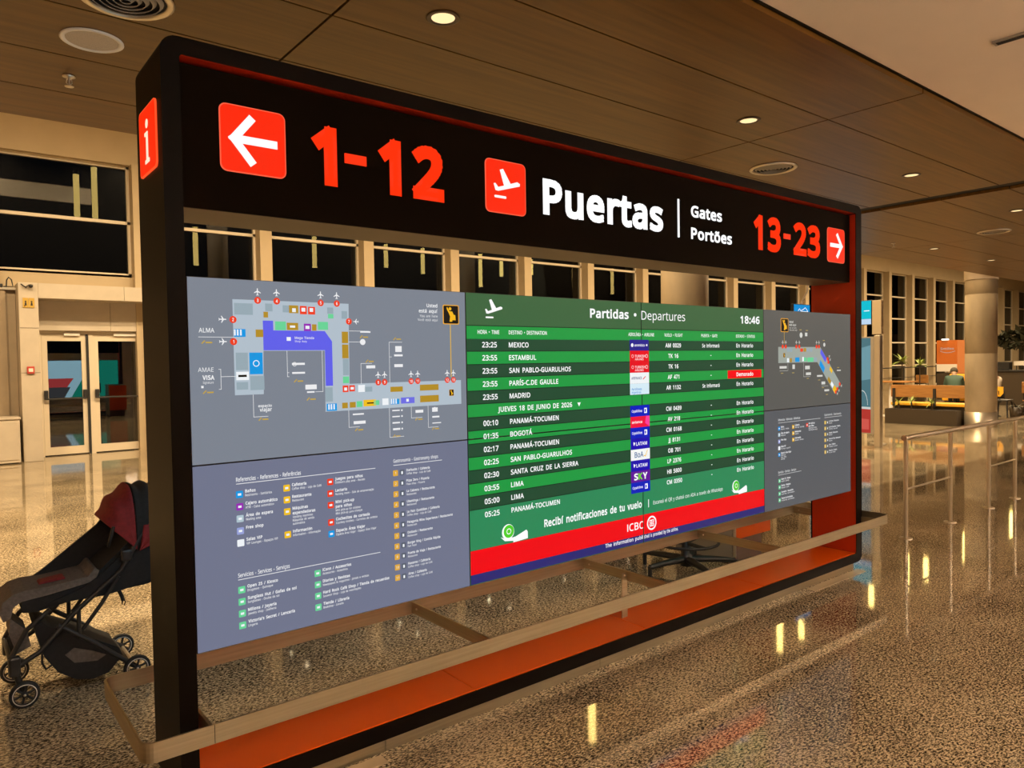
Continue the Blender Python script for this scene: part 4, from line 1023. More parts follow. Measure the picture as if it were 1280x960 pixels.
def jet(b, cx, cz, a, s, y):
    P = [(0, .5), (.07, .4), (.07, .15), (.45, -.1), (.45, -.2), (.07, -.06), (.06, -.35), (.18, -.45), (.18, -.5), (0, -.46), (-.18, -.5), (-.18, -.45), (-.06, -.35), (-.07, -.06), (-.45, -.2), (-.45, -.1), (-.07, .15), (-.07, .4)]
    c, q = math.cos(a), math.sin(a)
    b.poly([(cx + (p[0] * c - p[1] * q) * s, cz + (p[0] * q + p[1] * c) * s) for p in P], y)


for k, (x, z) in gates.items():
    T_ = MB().use(RE).disc(x, z, .0125, y3).use(TX)
    T(T_, str(k), x, z - .006, .012, y4, bold=.02, al='C', sq=.8)
    if k in (1, 2): jet(T_, x - .036, z, -PI / 2, .027, y3)
    elif k == 7: jet(T_, x + .030, z, PI / 2, .024, y3)
    else: jet(T_, x, z + .031, 0, .027, y3)
    T_.build('gate_marker', None, PAN[(0, 1)])
T_ = MB().use(TX)
T(T_, 'ALMA', .102, 1.720, .016, y3, w=.052, bold=.01)
T_.build('map_caption', None, PAN[(0, 1)])
T_ = MB().use(TX)
T(T_, 'AMAE', .096, 1.584, .015, y3, w=.052, bold=.0)
T_.build('map_caption', None, PAN[(0, 1)])
T_ = MB().use(TX)
T(T_, 'VISA', .110, 1.556, .016, y3, w=.040, bold=.03)
T(T_, 'Signature', .111, 1.543, .008, y3, w=.036)
T_.build('map_caption', None, PAN[(0, 1)])
T_ = MB().use(TX)
T(T_, 'Usted', 1.076, 1.838, .015, y3, al='R', bold=.02)
T(T_, 'está aquí', 1.076, 1.815, .015, y3, al='R', bold=.02)
T(T_, 'You are here', 1.076, 1.796, .010, y3, al='R')
T(T_, 'Você está aqui', 1.076, 1.780, .010, y3, al='R')
T_.build('map_caption', None, PAN[(0, 1)])
T_ = MB().use(TX)
T(T_, 'espacio', .300, 1.452, .010, y3, w=.05, bold=.02)
T(T_, 'viajar', .305, 1.436, .014, y3, w=.045, bold=.02)
T_.build('map_caption', None, PAN[(0, 1)])
T_ = MB().use(TX)
T(T_, 'Mega Tienda', .443, 1.700, .009, y3, bold=.01)
T(T_, 'Shop duty', .443, 1.688, .007, y3)
T_.build('map_caption', None, PAN[(0, 1)])
T_ = MB().use(TX)
for seg in (((.101, 1.7045), (.218, 1.7045)), ((.165, 1.592), (.172, 1.592), (.172, 1.522), (.165, 1.522)), ((.172, 1.566), (.222, 1.566)), ((.412, 1.655), (.412, 1.560), (.418, 1.560)), ((.412, 1.575), (.418, 1.575)), ((.550, 1.655), (.550, 1.500), (.520, 1.500)), ((.665, 1.733), (.750, 1.733)), ((.662, 1.690), (.715, 1.690)), ((.712, 1.524), (.712, 1.605), (.760, 1.605)), ((.840, 1.526), (.840, 1.690), (.90, 1.690)), ((.840, 1.63), (.85, 1.63)), ((.655, 1.422), (.655, 1.355), (.70, 1.355)), ((.835, 1.422), (.835, 1.302), (.90, 1.302)), ((.938, 1.422), (.938, 1.375), (.99, 1.375)), ((1.02, 1.422), (1.02, 1.33), (1.07, 1.33)), ((.283, 1.498), (.283, 1.418), (.335, 1.418))):
    MB().use(TX).line(seg, .0016, y3).build('leader_line', None, PAN[(0, 1)])
for (x, z, w, h) in ((.43, 1.603, .05, .008), (.43, 1.570, .05, .007), (.480, 1.510, .045, .018), (.486, 1.497, .030, .006), (.712, 1.727, .045, .006), (.735, 1.585, .040, .012), (.868, 1.650, .030, .024), (.862, 1.632, .040, .008), (.862, 1.588, .040, .012), (.672, 1.402, .048, .006), (.675, 1.366, .052, .012), (.848, 1.408, .035, .005), (.848, 1.383, .035, .005), (.848, 1.357, .035, .006), (.850, 1.330, .034, .008), (.958, 1.395, .038, .012), (1.04, 1.395, .028, .018), (1.04, 1.370, .036, .007), (1.04, 1.345, .044, .004), (.105, 1.528, .008, .008)):
    MB().use(TX).rect(x, x + w, z, z + h, y3).build('shop_mark', None, PAN[(0, 1)])
T_ = MB().use(TX).ring(.440, 1.606, .006, .008, y3, 14).disc(.722, 1.690, .012, y3).ring(1.053, 1.405, .007, .010, y3, 14)
for z in (1.410, 1.386, 1.360, 1.334): T_.disc(.893, z, .004, y3, 8)
GOLD = em(196, 164, 70)
for (x, z) in ((.112, 1.683), (.112, 1.510), (.438, 1.540), (.486, 1.470), (.712, 1.707), (.735, 1.610), (.862, 1.700), (.682, 1.340), (.850, 1.302), (.958, 1.365), (1.04, 1.320), (.302, 1.405)):
    MB().use(GOLD).line([(x, z), (x + .008, z + .008)], .004, y3).rect(x + .012, x + .034, z, z + .005, y3).build('shop_mark', None, PAN[(0, 1)])
MB().use(YE).rect(1.139, 1.1425, 1.540, 1.768, y3).build('location_pointer', None, PAN[(0, 1)])
T_.build('round_marks', None, PAN[(0, 1)])


def here(b, x0, x1, z0, z1, y):
    w, h = x1 - x0, z1 - z0
    b.use(em(236, 168, 48)).rrect(x0, x1, z0, z1, w * .08, y)
    b.use(DARKI).rrect(x0 + w * .05, x1 - w * .05, z0 + h * .045, z1 - h * .045, w * .06, y - .0006)
    b.use(em(245, 184, 30)).disc(x0 + w * .44, z0 + h * .80, w * .085, y - .0012)
    b.poly([(x0 + w * p[0], z0 + h * p[1]) for p in ((.22, .86), (.28, .88), (.40, .68), (.58, .66), (.66, .50), (.76, .48), (.78, .22), (.58, .22), (.56, .14), (.40, .14), (.44, .40), (.36, .58), (.27, .72))][::-1], y - .0012)
    return b


here(MB(), 1.103, 1.187, 1.768, 1.852, y3).build('location_icon', None, PAN[(0, 1)])
here(MB(), 1.128, 1.152, 1.459, 1.487, y4).build('location_icon', None, PAN[(0, 1)])

# ---- left list screen
P = PAN[(0, 0)]
t = MB().use(TX)
T(t, 'Referencias - References - Referências', .214, 1.191, .015, y3, w=.240, bold=.012)
t.rect(.214, .766, 1.1820, 1.1842, y3)
t.build('list_heading', None, P)
t = MB().use(TX)
T(t, 'Gastronomía - Gastronomy shops', .848, 1.1965, .014, y3, w=.217, bold=.008)
t.rect(.848, 1.085, 1.1845, 1.1867, y3)
t.build('list_heading', None, P)
t = MB().use(TX)
T(t, 'Servicios - Services - Serviços', .212, .848, .015, y3, w=.190, bold=.012)
t.rect(.212, .780, .8388, .8410, y3)
t.build('list_heading', None, P)


def entry(x, z, m, head, subs, hb=.0115, sb=.0085, s=.0125):
    e = MB().use(m).rrect(x - s, x + s, z - s, z + s, .003, y2, 3)
    e.use(WHm).rect(x - .006, x + .006, z - .004, z + .004, y3).use(TX)
    zz = z + .004
    for q in head:
        T(e, q, x + .020, zz, hb, y3, bold=.026, sq=.85)
        zz -= .018
    zz += .0045
    for q in subs:
        T(e, q, x + .020, zz, sb, y3, bold=.008, sq=.76)
        zz -= .0125
    e.build('list_entry', None, P)


def shop_entry(x, z, n, a, c, m1, m2):
    e = MB().use(m1).rrect(x, x + .023, z - .012, z + .012, .003, y2, 3).use(m2).rrect(x + .031, x + .053, z - .0115, z + .0115, .003, y2, 3).use(WHm).rect(x + .038, x + .046, z - .007, z + .005, y3).use(TX)
    T(e, n, x + .0115, z - .005, .010, y3, al='C')
    T(e, a, x + .062, z + .002, .0103, y3, bold=.02, sq=.8)
    T(e, c, x + .062, z - .0115, .0082, y3, bold=.006, sq=.8)
    e.build('list_entry', None, P)


LB = em(176, 196, 206)
entry(.225, 1.145, BL, ['Baños'], ['Restrooms - Sanitários'])
entry(.225, 1.101, MA, ['Cajero automático'], ['ATM - Caixa automático'])
entry(.225, 1.058, LB, ['Área de espera'], ['Waiting area'])
entry(.225, 1.014, em(150, 160, 215), ['Free shop'], [])
entry(.225, .971, WHm, ['Salas VIP'], ['VIP Lounges - Espaços VIP'])
entry(.398, 1.147, YE, ['Cafetería'], ['Coffee shop - Loja de Café'])
entry(.398, 1.103, YE, ['Restaurante'], ['Restaurant'])
entry(.398, 1.059, YE, ['Máquinas', 'expendedoras'], ['Vending machines', 'Máquinas de venda', 'automática'])
entry(.398, .973, YE, ['Información'], ['Information - Informação'])
entry(.571, 1.150, RE, ['Juegos para niños'], ["Children's play area - Recreio"])
entry(.571, 1.105, RE, ['Lactario'], ['Nursing room - Sala de amamentação'])
entry(.571, 1.060, RE, ['Mini pick-up', 'para niños'], ['Mini pick-up for children', 'Mini pick-up para crianças'])
entry(.571, .993, RE, ['Cochecitos de cortesía'], ['Courtesy strollers - Carrinhos de cortesia'])
entry(.571, .948, BL, ['Espacio Área Viajar'], ['Espacio Área Viajar - Espaço Área Viajar'])
for k, (a, c) in enumerate((('Open 25 / Kiosco', 'Drugstore - Quiosque'), ('Sunglass Hut / Gafas de sol', 'Sunglasses - Óculos de sol'), ('Milions / Joyería', 'Jewelry shop - Joalheria'), ("Victoria's Secret / Lencería", 'Lingerie'))):
    entry(.224, .802 - .0427 * k, GN, [a], [c])
for k, (a, c) in enumerate((('iConn / Accesorios', 'Accessories - Acessórios'), ('Diarios y Revistas', 'Newspapers & magazines - Jornais e revistas'), ('Hard Rock Café Shop / Tienda de recuerdos', 'Souvenir Shop - Loja de recordações'), ('Tienda / Librería', 'Bookshop - Livraria'))):
    entry(.511, .806 - .0437 * k, GN, [a], [c])
gs = (('Starbucks / Cafetería', 'Coffee shop - Loja de Café'), ('Pizza Zero / Pizzería', 'Pizza shop - Pizzaria'), ('La Cabrera / Restaurante', 'Restaurant'), ('Ubantinga / Restaurante', 'Restaurant'), ('Le Pain Quotidien / Cafetería', 'Coffee shop - Loja de Café'), ('Patagonia Wine Experience / Restaurante', 'Restaurant'), ('Outback / Restaurante', 'Restaurant'), ('Burger King / Comida Rápida', 'Fast Food'), ('Puerta de Viaje / Restaurante', 'Restaurant'), ('Havanna / Cafetería', 'Coffee shop - Loja de Café'), ('Aires / Cafetería', 'Coffee shop - Loja de Café'))
for k, (a, c) in enumerate(gs):
    shop_entry(.846, 1.153 - .0433 * k, str(k + 1), a, c, em(226, 170, 60), em(90, 96, 110))

# ---- right map screen
P = PAN[(3, 1)]
CR2 = em(158, 166, 158)
b = MB().use(CR2).poly([(3.707, 1.672), (4.237, 1.672), (4.517, 1.410), (4.436, 1.337), (4.197, 1.567), (3.707, 1.567)][::-1], y1)
for m, L in ((GR, ((3.81, 3.845, 1.640, 1.664), (3.85, 3.875, 1.640, 1.664), (4.06, 4.09, 1.64, 1.664), (4.10, 4.13, 1.64, 1.664), (4.15, 4.19, 1.57, 1.60))), (RE, ((3.975, 4.01, 1.640, 1.662),)), (BR, ((4.018, 4.05, 1.640, 1.664), (3.845, 3.87, 1.57, 1.598))), (BL, ((3.91, 3.965, 1.572, 1.602),)), (GN, ((4.02, 4.055, 1.575, 1.60), (4.065, 4.145, 1.570, 1.600))), (WHm, ((3.81, 3.835, 1.57, 1.598), (4.0, 4.02, 1.575, 1.605)))):
    b.use(m)
    for (x0, x1, z0, z1) in L: b.rect(x0, x1, z0, z1, y2)


def dq(m, u0, u1, v0, v1):      # rectangles along the slanting arm
    A, Bv = Vector((4.237, 1.672)), Vector((4.517, 1.410))
    C_ = Vector((4.197, 1.567)); Dv = Vector((4.436, 1.337))
    def q(u, v): return (A.lerp(Bv, u)).lerp(C_.lerp(Dv, u), v)
    b.use(m).poly([tuple(q(u0, v0)), tuple(q(u0, v1)), tuple(q(u1, v1)), tuple(q(u1, v0))], y2)


dq(PU, .04, .30, .02, .32); dq(BL, .10, .34, .62, .98); dq(YE, .50, .62, .05, .3); dq(BR, .56, .70, .70, .98); dq(WHm, .72, .84, .66, .92); dq(YE, .86, 1.0, .6, .98)
b.build('map_graphic', None, P)
TR = em(214, 214, 208)
for (x, z, w) in ((3.758, 1.674, 0), (3.795, 1.674, 0), (3.925, 1.674, 0), (3.962, 1.674, 0), (4.185, 1.674, 0), (4.218, 1.674, 0), (4.335, 1.588, 1), (4.345, 1.565, 1), (4.505, 1.405, 1), (4.470, 1.372, 1), (4.447, 1.350, 1)):
    t = MB().use(RE).disc(x, z, .013, y3).use(TR)
    if not w: jet(t, x, z + .030, 0, .026, y3)
    else: jet(t, x + .025, z - .012 if z < 1.5 else z + .018, -.8, .024, y3)
    t.build('gate_marker', None, P)
t = MB().use(TR)
T(t, 'Usted', 3.838, 1.832, .014, y3, bold=.02)
T(t, 'está aquí', 3.838, 1.812, .014, y3, bold=.02)
T(t, 'You are here', 3.838, 1.794, .010, y3)
T(t, 'Você está aqui', 3.838, 1.780, .010, y3)
t.build('map_caption', None, P)
for (x, z, w, h) in ((3.72, 1.53, .085, .016), (3.875, 1.525, .03, .03), (4.035, 1.52, .06, .024), (4.045, 1.48, .065, .018), (4.19, 1.465, .075, .012), (4.25, 1.41, .05, .02), (4.29, 1.36, .065, .014), (4.465, 1.50, .055, .008), (4.035, 1.745, .03, .024)):
    MB().use(TR).rect(x, x + w, z, z + h, y3).build('shop_mark', None, P)
t = MB().use(TR).disc(3.985, 1.752, .018, y3).disc(4.29, 1.688, .014, y3)
for s_ in (((3.72, 1.515), (3.82, 1.515), (3.82, 1.567)), ((4.015, 1.567), (4.015, 1.47), (4.10, 1.47)), ((4.25, 1.398), (4.34, 1.398))): MB().use(TR).line(s_, .0018, y3).build('leader_line', None, P)
for (x, z) in ((3.735, 1.497), (3.87, 1.497), (4.055, 1.455), (4.205, 1.44), (4.255, 1.385), (4.31, 1.335), (4.47, 1.522), (3.965, 1.785), (4.045, 1.782), (4.27, 1.715)): MB().use(em(180, 160, 90)).rect(x, x + .028, z, z + .005, y3).build('shop_mark', None, P)
t.build('round_marks', None, P)
MB().use(YE).rect(3.7755, 3.7785, 1.694, 1.772, y3).build('location_pointer', None, P)
here(MB(), 3.736, 3.827, 1.770, 1.860, y3).build('location_icon', None, P)
here(MB(), 3.763, 3.786, 1.603, 1.632, y4).build('location_icon', None, P)
# ---- right list screen
P = PAN[(3, 0)]
t = MB().use(em(214, 216, 216))
T(t, 'Referencias - References - Referências', 3.700, 1.187, .015, y3, w=.268, bold=.012)
t.rect(3.700, 4.232, 1.1735, 1.176, y3)
t.build('list_heading', None, P)
t = MB().use(em(214, 216, 216))
T(t, 'Gastronomía - Gastronomy', 4.289, 1.187, .014, y3, w=.234, bold=.008)
t.rect(4.289, 4.534, 1.1735, 1.176, y3)
t.build('list_heading', None, P)
t = MB().use(em(214, 216, 216))
T(t, 'Servicios - Services - Serviços', 3.697, .843, .015, y3, w=.218, bold=.012)
t.rect(3.697, 3.980, .8315, .834, y3)
t.build('list_heading', None, P)
entry(3.712, 1.138, BL, ['Baños'], ['Restrooms - Sanitários'])
entry(3.712, 1.097, LB, ['Área de espera'], ['Waiting area'])
entry(3.712, 1.053, em(150, 160, 215), ['Free shop'], [])
entry(3.712, 1.009, WHm, ['Salas VIP'], ['VIP Lounges - Espaços VIP'])
entry(3.712, .966, BL, ['Espacio Área Viajar'], ['Espacio Área', 'Viajar - Espaço', 'Área Viajar'])
entry(3.882, 1.138, YE, ['Cafetería'], ['Coffee shop - Loja de Café'])
entry(3.882, 1.095, YE, ['Restaurante'], ['Restaurant'])
entry(3.882, 1.052, YE, ['Información'], ['Information - Informação'])
entry(4.058, 1.139, RE, ['Mini pick-up', 'para niños'], ['Mini pick-up for children', 'Mini pick-up para crianças'])
for k, (a, c) in enumerate((('Open 25 / Kiosco', 'Drugstore - Quiosque'), ('Diarios / Revistas', 'Newspapers - Jornais'), ('Souvenirs / Recuerdos', 'Souvenir Shop - Loja de recordações'), ('Tienda de chocolates', 'Chocolate Shop - Loja de chocolates'))):
    entry(3.713, .794 - .0425 * k, GN, [a], [c])
for k in range(6):
    a, c = gs[(k * 2 + 2) % 11]
    shop_entry(4.289, 1.140 - .0418 * k, str(k + 1), a, c, em(226, 190, 90), em(120, 120, 110))

# ---- back of the sign: advert screens (seen mirrored in the glass door)
b = MB().use(CASING).box(0.068, 4.667, 0.287, 0.325, 0.61, 1.912)


def back(m, pts, dy=0.0):
    b.use(m).poly(pts, 0.3262 + dy)


back(em(150, 190, 205, 3.0), [(0.08, 0.62), (0.08, 1.90), (4.655, 1.90), (4.655, 0.62)])
back(em(20, 120, 100, 3.0), [(3.2, 0.62), (3.9, 1.90), (4.655, 1.90), (4.655, 0.62)], .0008)
back(em(170, 60, 60, 3.0), [(1.6, 1.0), (1.6, 1.3), (3.3, 1.3), (3.1, 1.0)], .0012)
back(em(60, 60, 62, 3.0), [(0.08, 0.62), (0.08, 1.0), (3.2, 1.0), (3.0, 0.62)], .0016)
b.build('rear_display', None, S)

# ---- guard rail of flat steel bar all round, its arms and leg
def loop(x0, x1, y0, y1, r, n=6): return rr(x0, x1, y0, y1, r, n)


lo, li = loop(-0.140, 5.000, -0.112, 0.556, 0.045), loop(-0.132, 4.992, -0.104, 0.548, 0.037)
mb = MB()
n_ = len(lo)
for (za, zb) in ((0.345, 0.410),):
    V = [(p[0], p[1], za) for p in lo] + [(p[0], p[1], zb) for p in lo] + [(p[0], p[1], zb) for p in li] + [(p[0], p[1], za) for p in li]
    fs = []
    for k in range(4):
        for i in range(n_):
            j = (i + 1) % n_
            fs.append((k * n_ + i, k * n_ + j, ((k + 1) % 4) * n_ + j, ((k + 1) % 4) * n_ + i))
    mb.add(V, fs)
GRL = mb.build('guard_rail', STEEL, S)
mb = MB().use(SLOT).box(0.0795, 0.0815, -0.1126, -0.1119, 0.346, 0.409)
mb.build('rail_joint', None, GRL)
for x in (0.072, 1.238, 2.44, 3.55, 4.79):
    m = MB().use(STEEL).box(x - 0.005, x + 0.005, -0.1035, 0.5475, 0.352, 0.406)
    m.use(STEELSAT)
    for y in (-0.06, 0.50):
        m.lathe([(0.0001, -0.009), (0.006, -0.008), (0.006, 0.008), (0.0001, 0.009)], (x, y, 0.38), 8, 'x')
    m.build('rail_arm', None, S)
m = MB().use(STEEL).box(2.39, 2.434, 0.195, 0.201, 0.1465, 0.400).use(STEELSAT).lathe([(0.0001, -0.004), (0.006, -0.003), (0.006, 0.0)], (2.412, 0.195, 0.385), 8, 'y')
m.build('rail_leg', None, S)
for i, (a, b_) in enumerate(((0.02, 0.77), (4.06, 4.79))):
    t = MB().bbox(a, b_, -0.036, 0.034, 0.0002, 0.004, 0.001, 1).build('floor_strip', PALESTRIP)  # thin pale strip lying on the floor along the sign's foot
    tag(t, 'pale flat strip on the floor at the %s foot of the big sign' % ('near left' if i == 0 else 'far right'), 'floor plate', 'pale floor strips before the sign')

# ================================================================= HANDRAIL, TOTEM, MONITORS
RLZ = 0.885
H = thing('handrail', (7.0, 0.205, 0), 'satin steel tube handrail standing on the polished floor right of the big sign', 'railing')
MB().tube([(5.985, 0.205, RLZ), (12.2, 0.205, RLZ)], 0.024, 14).build('top_rail', STEELSAT, H)
for x in [6.02, 6.98, 7.97, 8.75, 9.75, 10.55, 11.55]:
    MB().tube([(x, 0.205, 0.0), (x, 0.205, RLZ - 0.015)], 0.019, 14).lathe([(0.055, 0.0), (0.055, 0.008), (0.022, 0.012)], (x, 0.205, 0), 20).build('post', STEELSAT, H)
for a, c in ((6.02, 6.98), (7.97, 8.75), (9.75, 10.55)):
    MB().tube([(a, 0.205, 0.435), (c, 0.205, 0.435)], 0.009, 10).build('mid_rail', STEELSAT, H)

# advert totem: glass poster panel held by a steel post
xt = 12.45
t = thing('advert_totem', (xt, 3.5, 0), 'tall narrow advert totem with a teal and red poster and a steel post', 'totem')
MB().bbox(xt - 0.02, xt + 0.10, 3.36, 3.46, 0, 1.97, 0.006).build('post', STEELSAT, t)
MB().bbox(xt + 0.005, xt + 0.045, 3.462, 4.70, 0.22, 1.95, 0.004).build('panel', GREYPANEL, t)
b = MB()


def px(m, pts, d=0.0):
    b.use(m).add([(xt + 0.004 - d, p[0], p[1]) for p in pts], [list(range(len(pts)))])


px(em(84, 128, 138, .8), [(3.53, .24), (3.53, 1.93), (4.68, 1.93), (4.68, .24)])
px(em(120, 168, 180, .8), [(3.53, 1.2), (3.53, 1.8), (4.68, 1.5), (4.68, 1.0)], .0008)
px(em(196, 60, 52, .8), [(3.53, .24), (3.53, .66), (4.68, .70), (4.68, .24)], .0012)
px(em(226, 96, 84, .8), [(3.56, .30), (3.56, .48), (3.80, .50), (3.82, .30)], .0018)
px(em(220, 226, 222, .8), [(3.53, .66), (3.53, .70), (4.68, .74), (4.68, .70)], .0018)
ar = [(3.68 + .10 * math.cos(a * PI / 10), .74 + .26 * math.sin(a * PI / 10)) for a in range(11)]
for p, q in zip(ar[:-1], ar[1:]): px(em(232, 236, 232, .8), [p, q, (q[0] * .94 + 3.68 * .06, q[1] * .985), (p[0] * .94 + 3.68 * .06, p[1] * .985)], .0022)
b.build('poster', None, t)
# monitor on its own post
t = thing('pole_monitor', (12.95, 3.63, 0), 'bright cyan screen on a pale pole behind the advert totem', 'monitor')
MB().bbox(12.86, 12.96, 3.53, 3.695, 2.0, 2.62, 0.008).build('pole_box', CREAM, t)
MB().tube([(12.91, 3.61, 0), (12.91, 3.61, 1.999)], 0.035).lathe([(.14, 0), (.14, .012), (.04, .02)], (12.91, 3.61, 0), 20).build('pole', STEELSAT, t)
MB().bbox(12.86, 12.90, 3.70, 4.66, 2.18, 2.63, 0.006).build('casing', CASING, t)
b = MB().use(em(0, 190, 210, 1.0)).add([(12.858, 3.71, 2.29), (12.858, 4.65, 2.29), (12.858, 4.65, 2.62), (12.858, 3.71, 2.62)], [(0, 1, 2, 3)])
b.use(em(190, 215, 240, 1.0)).add([(12.858, 3.71, 2.19), (12.858, 4.65, 2.19), (12.858, 4.65, 2.288), (12.858, 3.71, 2.288)], [(0, 1, 2, 3)])
b.use(WHT).add([(12.856, 3.74, 2.43), (12.856, 3.84, 2.43), (12.856, 3.84, 2.445), (12.856, 3.74, 2.445)], [(0, 1, 2, 3)])
b.build('screen', None, t)
t = thing('blue_monitor', (9.76, 3.3, 3.286), 'small blue lit screen hanging behind the top right corner of the map screen', 'monitor')
MB().bbox(9.53, 10.0, 3.30, 3.34, 2.13, 2.41, 0.005).build('casing', CASING, t)
b = MB().use(em(20, 150, 225, .85)).rect(9.54, 9.99, 2.14, 2.40, 3.299).use(WHT)
b.line([(9.66, 2.31), (9.70, 2.34), (9.73, 2.31), (9.80, 2.33), (9.86, 2.36), (9.93, 2.31)], .010, 3.2984).rect(9.74, 9.94, 2.29, 2.305, 3.2984)
b.build('screen', None, t)
MB().tube([(9.76, 3.32, 2.40), (9.76, 3.21, 2.60), (9.76, 3.21, 3.284)], 0.015).build('hanger', STEELSAT, t)

# ================================================================= STROLLER
ST = thing('stroller', (0.0, 1.7, 0), 'black folding baby stroller with grey seat and red canopy, left behind the sign post', 'stroller')
NY, FY = 1.53, 1.87
nf = MB()
for y in (NY, FY):
    nf.tube([(0.205, y, 0.73), (0.117, y, 0.575), (-0.10, y, 0.40), (-0.245, y, 0.245), (-0.335, y, 0.20)], 0.0125, 10)
    nf.tube([(-0.20, y, 0.44), (-0.30, y, 0.36), (-0.365, y, 0.24)], 0.012, 10)
    nf.tube([(-0.17, y, 0.355), (-0.02, y, 0.235), (0.13, y, 0.095)], 0.012, 10)
    nf.tube([(0.10, y, 0.545), (0.02, y, 0.42), (-0.065, y, 0.31)], 0.010, 10)
    nf.tube([(-0.08, y, 0.42), (-0.08, y, 0.27)], 0.010, 8)
    nf.tube([(0.205, y, 0.73), (0.40, y, 0.93), (0.46, y, 1.00)], 0.0125, 10)
nf.tube([(0.46, NY, 1.0), (0.46, FY, 1.0)], 0.015, 10).tube([(0.13, NY, .095), (0.13, FY, .095)], .010).tube([(-0.365, NY, .235), (-0.365, FY, .235)], .010)
nf.build('frame', BLACKPL, ST)


def prof(name, poly, y0, y1, m, bev=0.012, parent=ST):
    return MB().prism(poly, y0, y1).build(name, m, parent, bev=bev)


prof('seat_cushion', [(-0.385, .505), (-0.345, .535), (-0.295, .546), (-0.20, .545), (-0.03, .562), (0.0, .60), (0.02, .585), (0.0, .535), (-0.20, .505), (-0.31, .495), (-0.345, .475), (-0.355, .425), (-0.385, .412), (-0.397, .45)], 1.555, 1.845, GREYFAB, 0.014)
prof('footrest', [(-0.355, .412), (-0.36, .33), (-0.335, .235), (-0.275, .26), (-0.29, .34)], 1.60, 1.80, GREYFAB, 0.01)
prof('seat_shell', [(-0.31, .490), (-0.20, .500), (0.0, .530), (0.02, .58), (0.26, .80), (0.34, .78), (0.36, .52), (0.243, .470), (0.06, .462), (-0.10, .455), (-0.255, .432), (-0.31, .440)], 1.56, 1.84, BLACKFAB, 0.01)
prof('side_panel', [(-0.25, .535), (-0.20, .565), (0.06, .765), (0.10, .82), (0.30, .86), (0.30, .58), (0.0, .535)], 1.838, 1.856, BLACKFAB, 0.004)
prof('side_panel', [(-0.22, .46), (-0.05, .515), (0.02, .56), (0.12, .645), (0.30, .74), (0.32, .50), (0.05, .455)], 1.544, 1.562, BLACKFAB, 0.004)
prof('harness_pad', [(-0.235, .547), (-0.228, .556), (-0.125, .566), (-0.12, .555)], 1.62, 1.70, REDFAB, 0.003)


def fan(mb, hx, hz, t0, t1, R0, R1, n=14, k=16, w=0.175):
    vs, fs = [], []
    for i in range(n + 1):
        a = math.radians(t0 + (t1 - t0) * i / n)
        R = R0 + (R1 - R0) * i / n
        R *= 1 + .03 * math.cos(4 * PI * i / n)
        for j in range(k + 1):
            q = PI * j / k
            s_ = max(0.0, math.sin(q)) ** .38
            y = 1.70 - w * math.copysign(abs(math.cos(q)) ** .7, math.cos(q))
            vs.append((hx + R * s_ * math.cos(a), y, hz + R * s_ * math.sin(a)))
    for i in range(n):
        for j in range(k):
            fs.append((i * (k + 1) + j, i * (k + 1) + j + 1, (i + 1) * (k + 1) + j + 1, (i + 1) * (k + 1) + j))
    mb.add(vs, fs, True)


mb = MB()
fan(mb, .19, .665, 132, 92, .215, .315)
cp = mb.build('canopy', REDFAB, ST)
so = cp.modifiers.new('thick', 'SOLIDIFY'); so.thickness = .006
mb = MB()
fan(mb, .19, .665, 91, 66, .312, .33)
c2 = mb.build('canopy_rear', BLACKFAB, ST)
so = c2.modifiers.new('thick', 'SOLIDIFY'); so.thickness = .006
mb = MB()
fan(mb, .20, .66, 80, 20, .20, .30, w=.18)
c3 = mb.build('canopy_flap', REDFAB, ST)
so = c3.modifiers.new('thick', 'SOLIDIFY'); so.thickness = .006
MB().tube([(.055, NY + .01, .715), (.06, NY + .005, .70), (.068, NY, .735), (.085, NY, .80)], .008).tube([(.215, 1.86, .895), (.205, 1.86, .915), (.225, 1.86, .925), (.235, 1.86, .905)], .004, 8).build('canopy_hoop', BLACKPL, ST)
MB().bbox(.115, .165, 1.512, 1.545, .615, .675, .01).build('hinge', BLACKPL, ST)
bk = [(-0.264, .365), (-0.235, .375), (-0.20, .345), (-0.12, .30), (0.0, .23), (0.10, .165), (0.115, .12), (0.05, .05), (-0.02, .036), (-0.09, .052), (-0.17, .11), (-0.225, .20)]
prof('basket', bk, 1.57, 1.83, BLACKFAB, 0.02)
prof('basket_window', [(-.14, .19), (-.10, .215), (-.02, .18), (0.04, .145), (0.0, .125), (-.10, .14)], 1.566, 1.571, GREYFAB, 0.002)
MB().tube([(.10, NY, .47), (.112, NY - .004, .44), (.118, NY - .004, .415)], .009).tube([(.118, NY - .004, .42), (.128, NY - .004, .408), (.122, NY - .004, .392), (.112, NY - .004, .40), (.117, NY - .004, .42)], .003, 6).build('strap', BLACKFAB, ST)
MB().tube([(-.237, NY, .245), (-.24, NY - .004, .19), (-.225, NY - .004, .155), (-.20, NY - .004, .17)], .005, 8).build('brake_strap', BLACKFAB, ST)


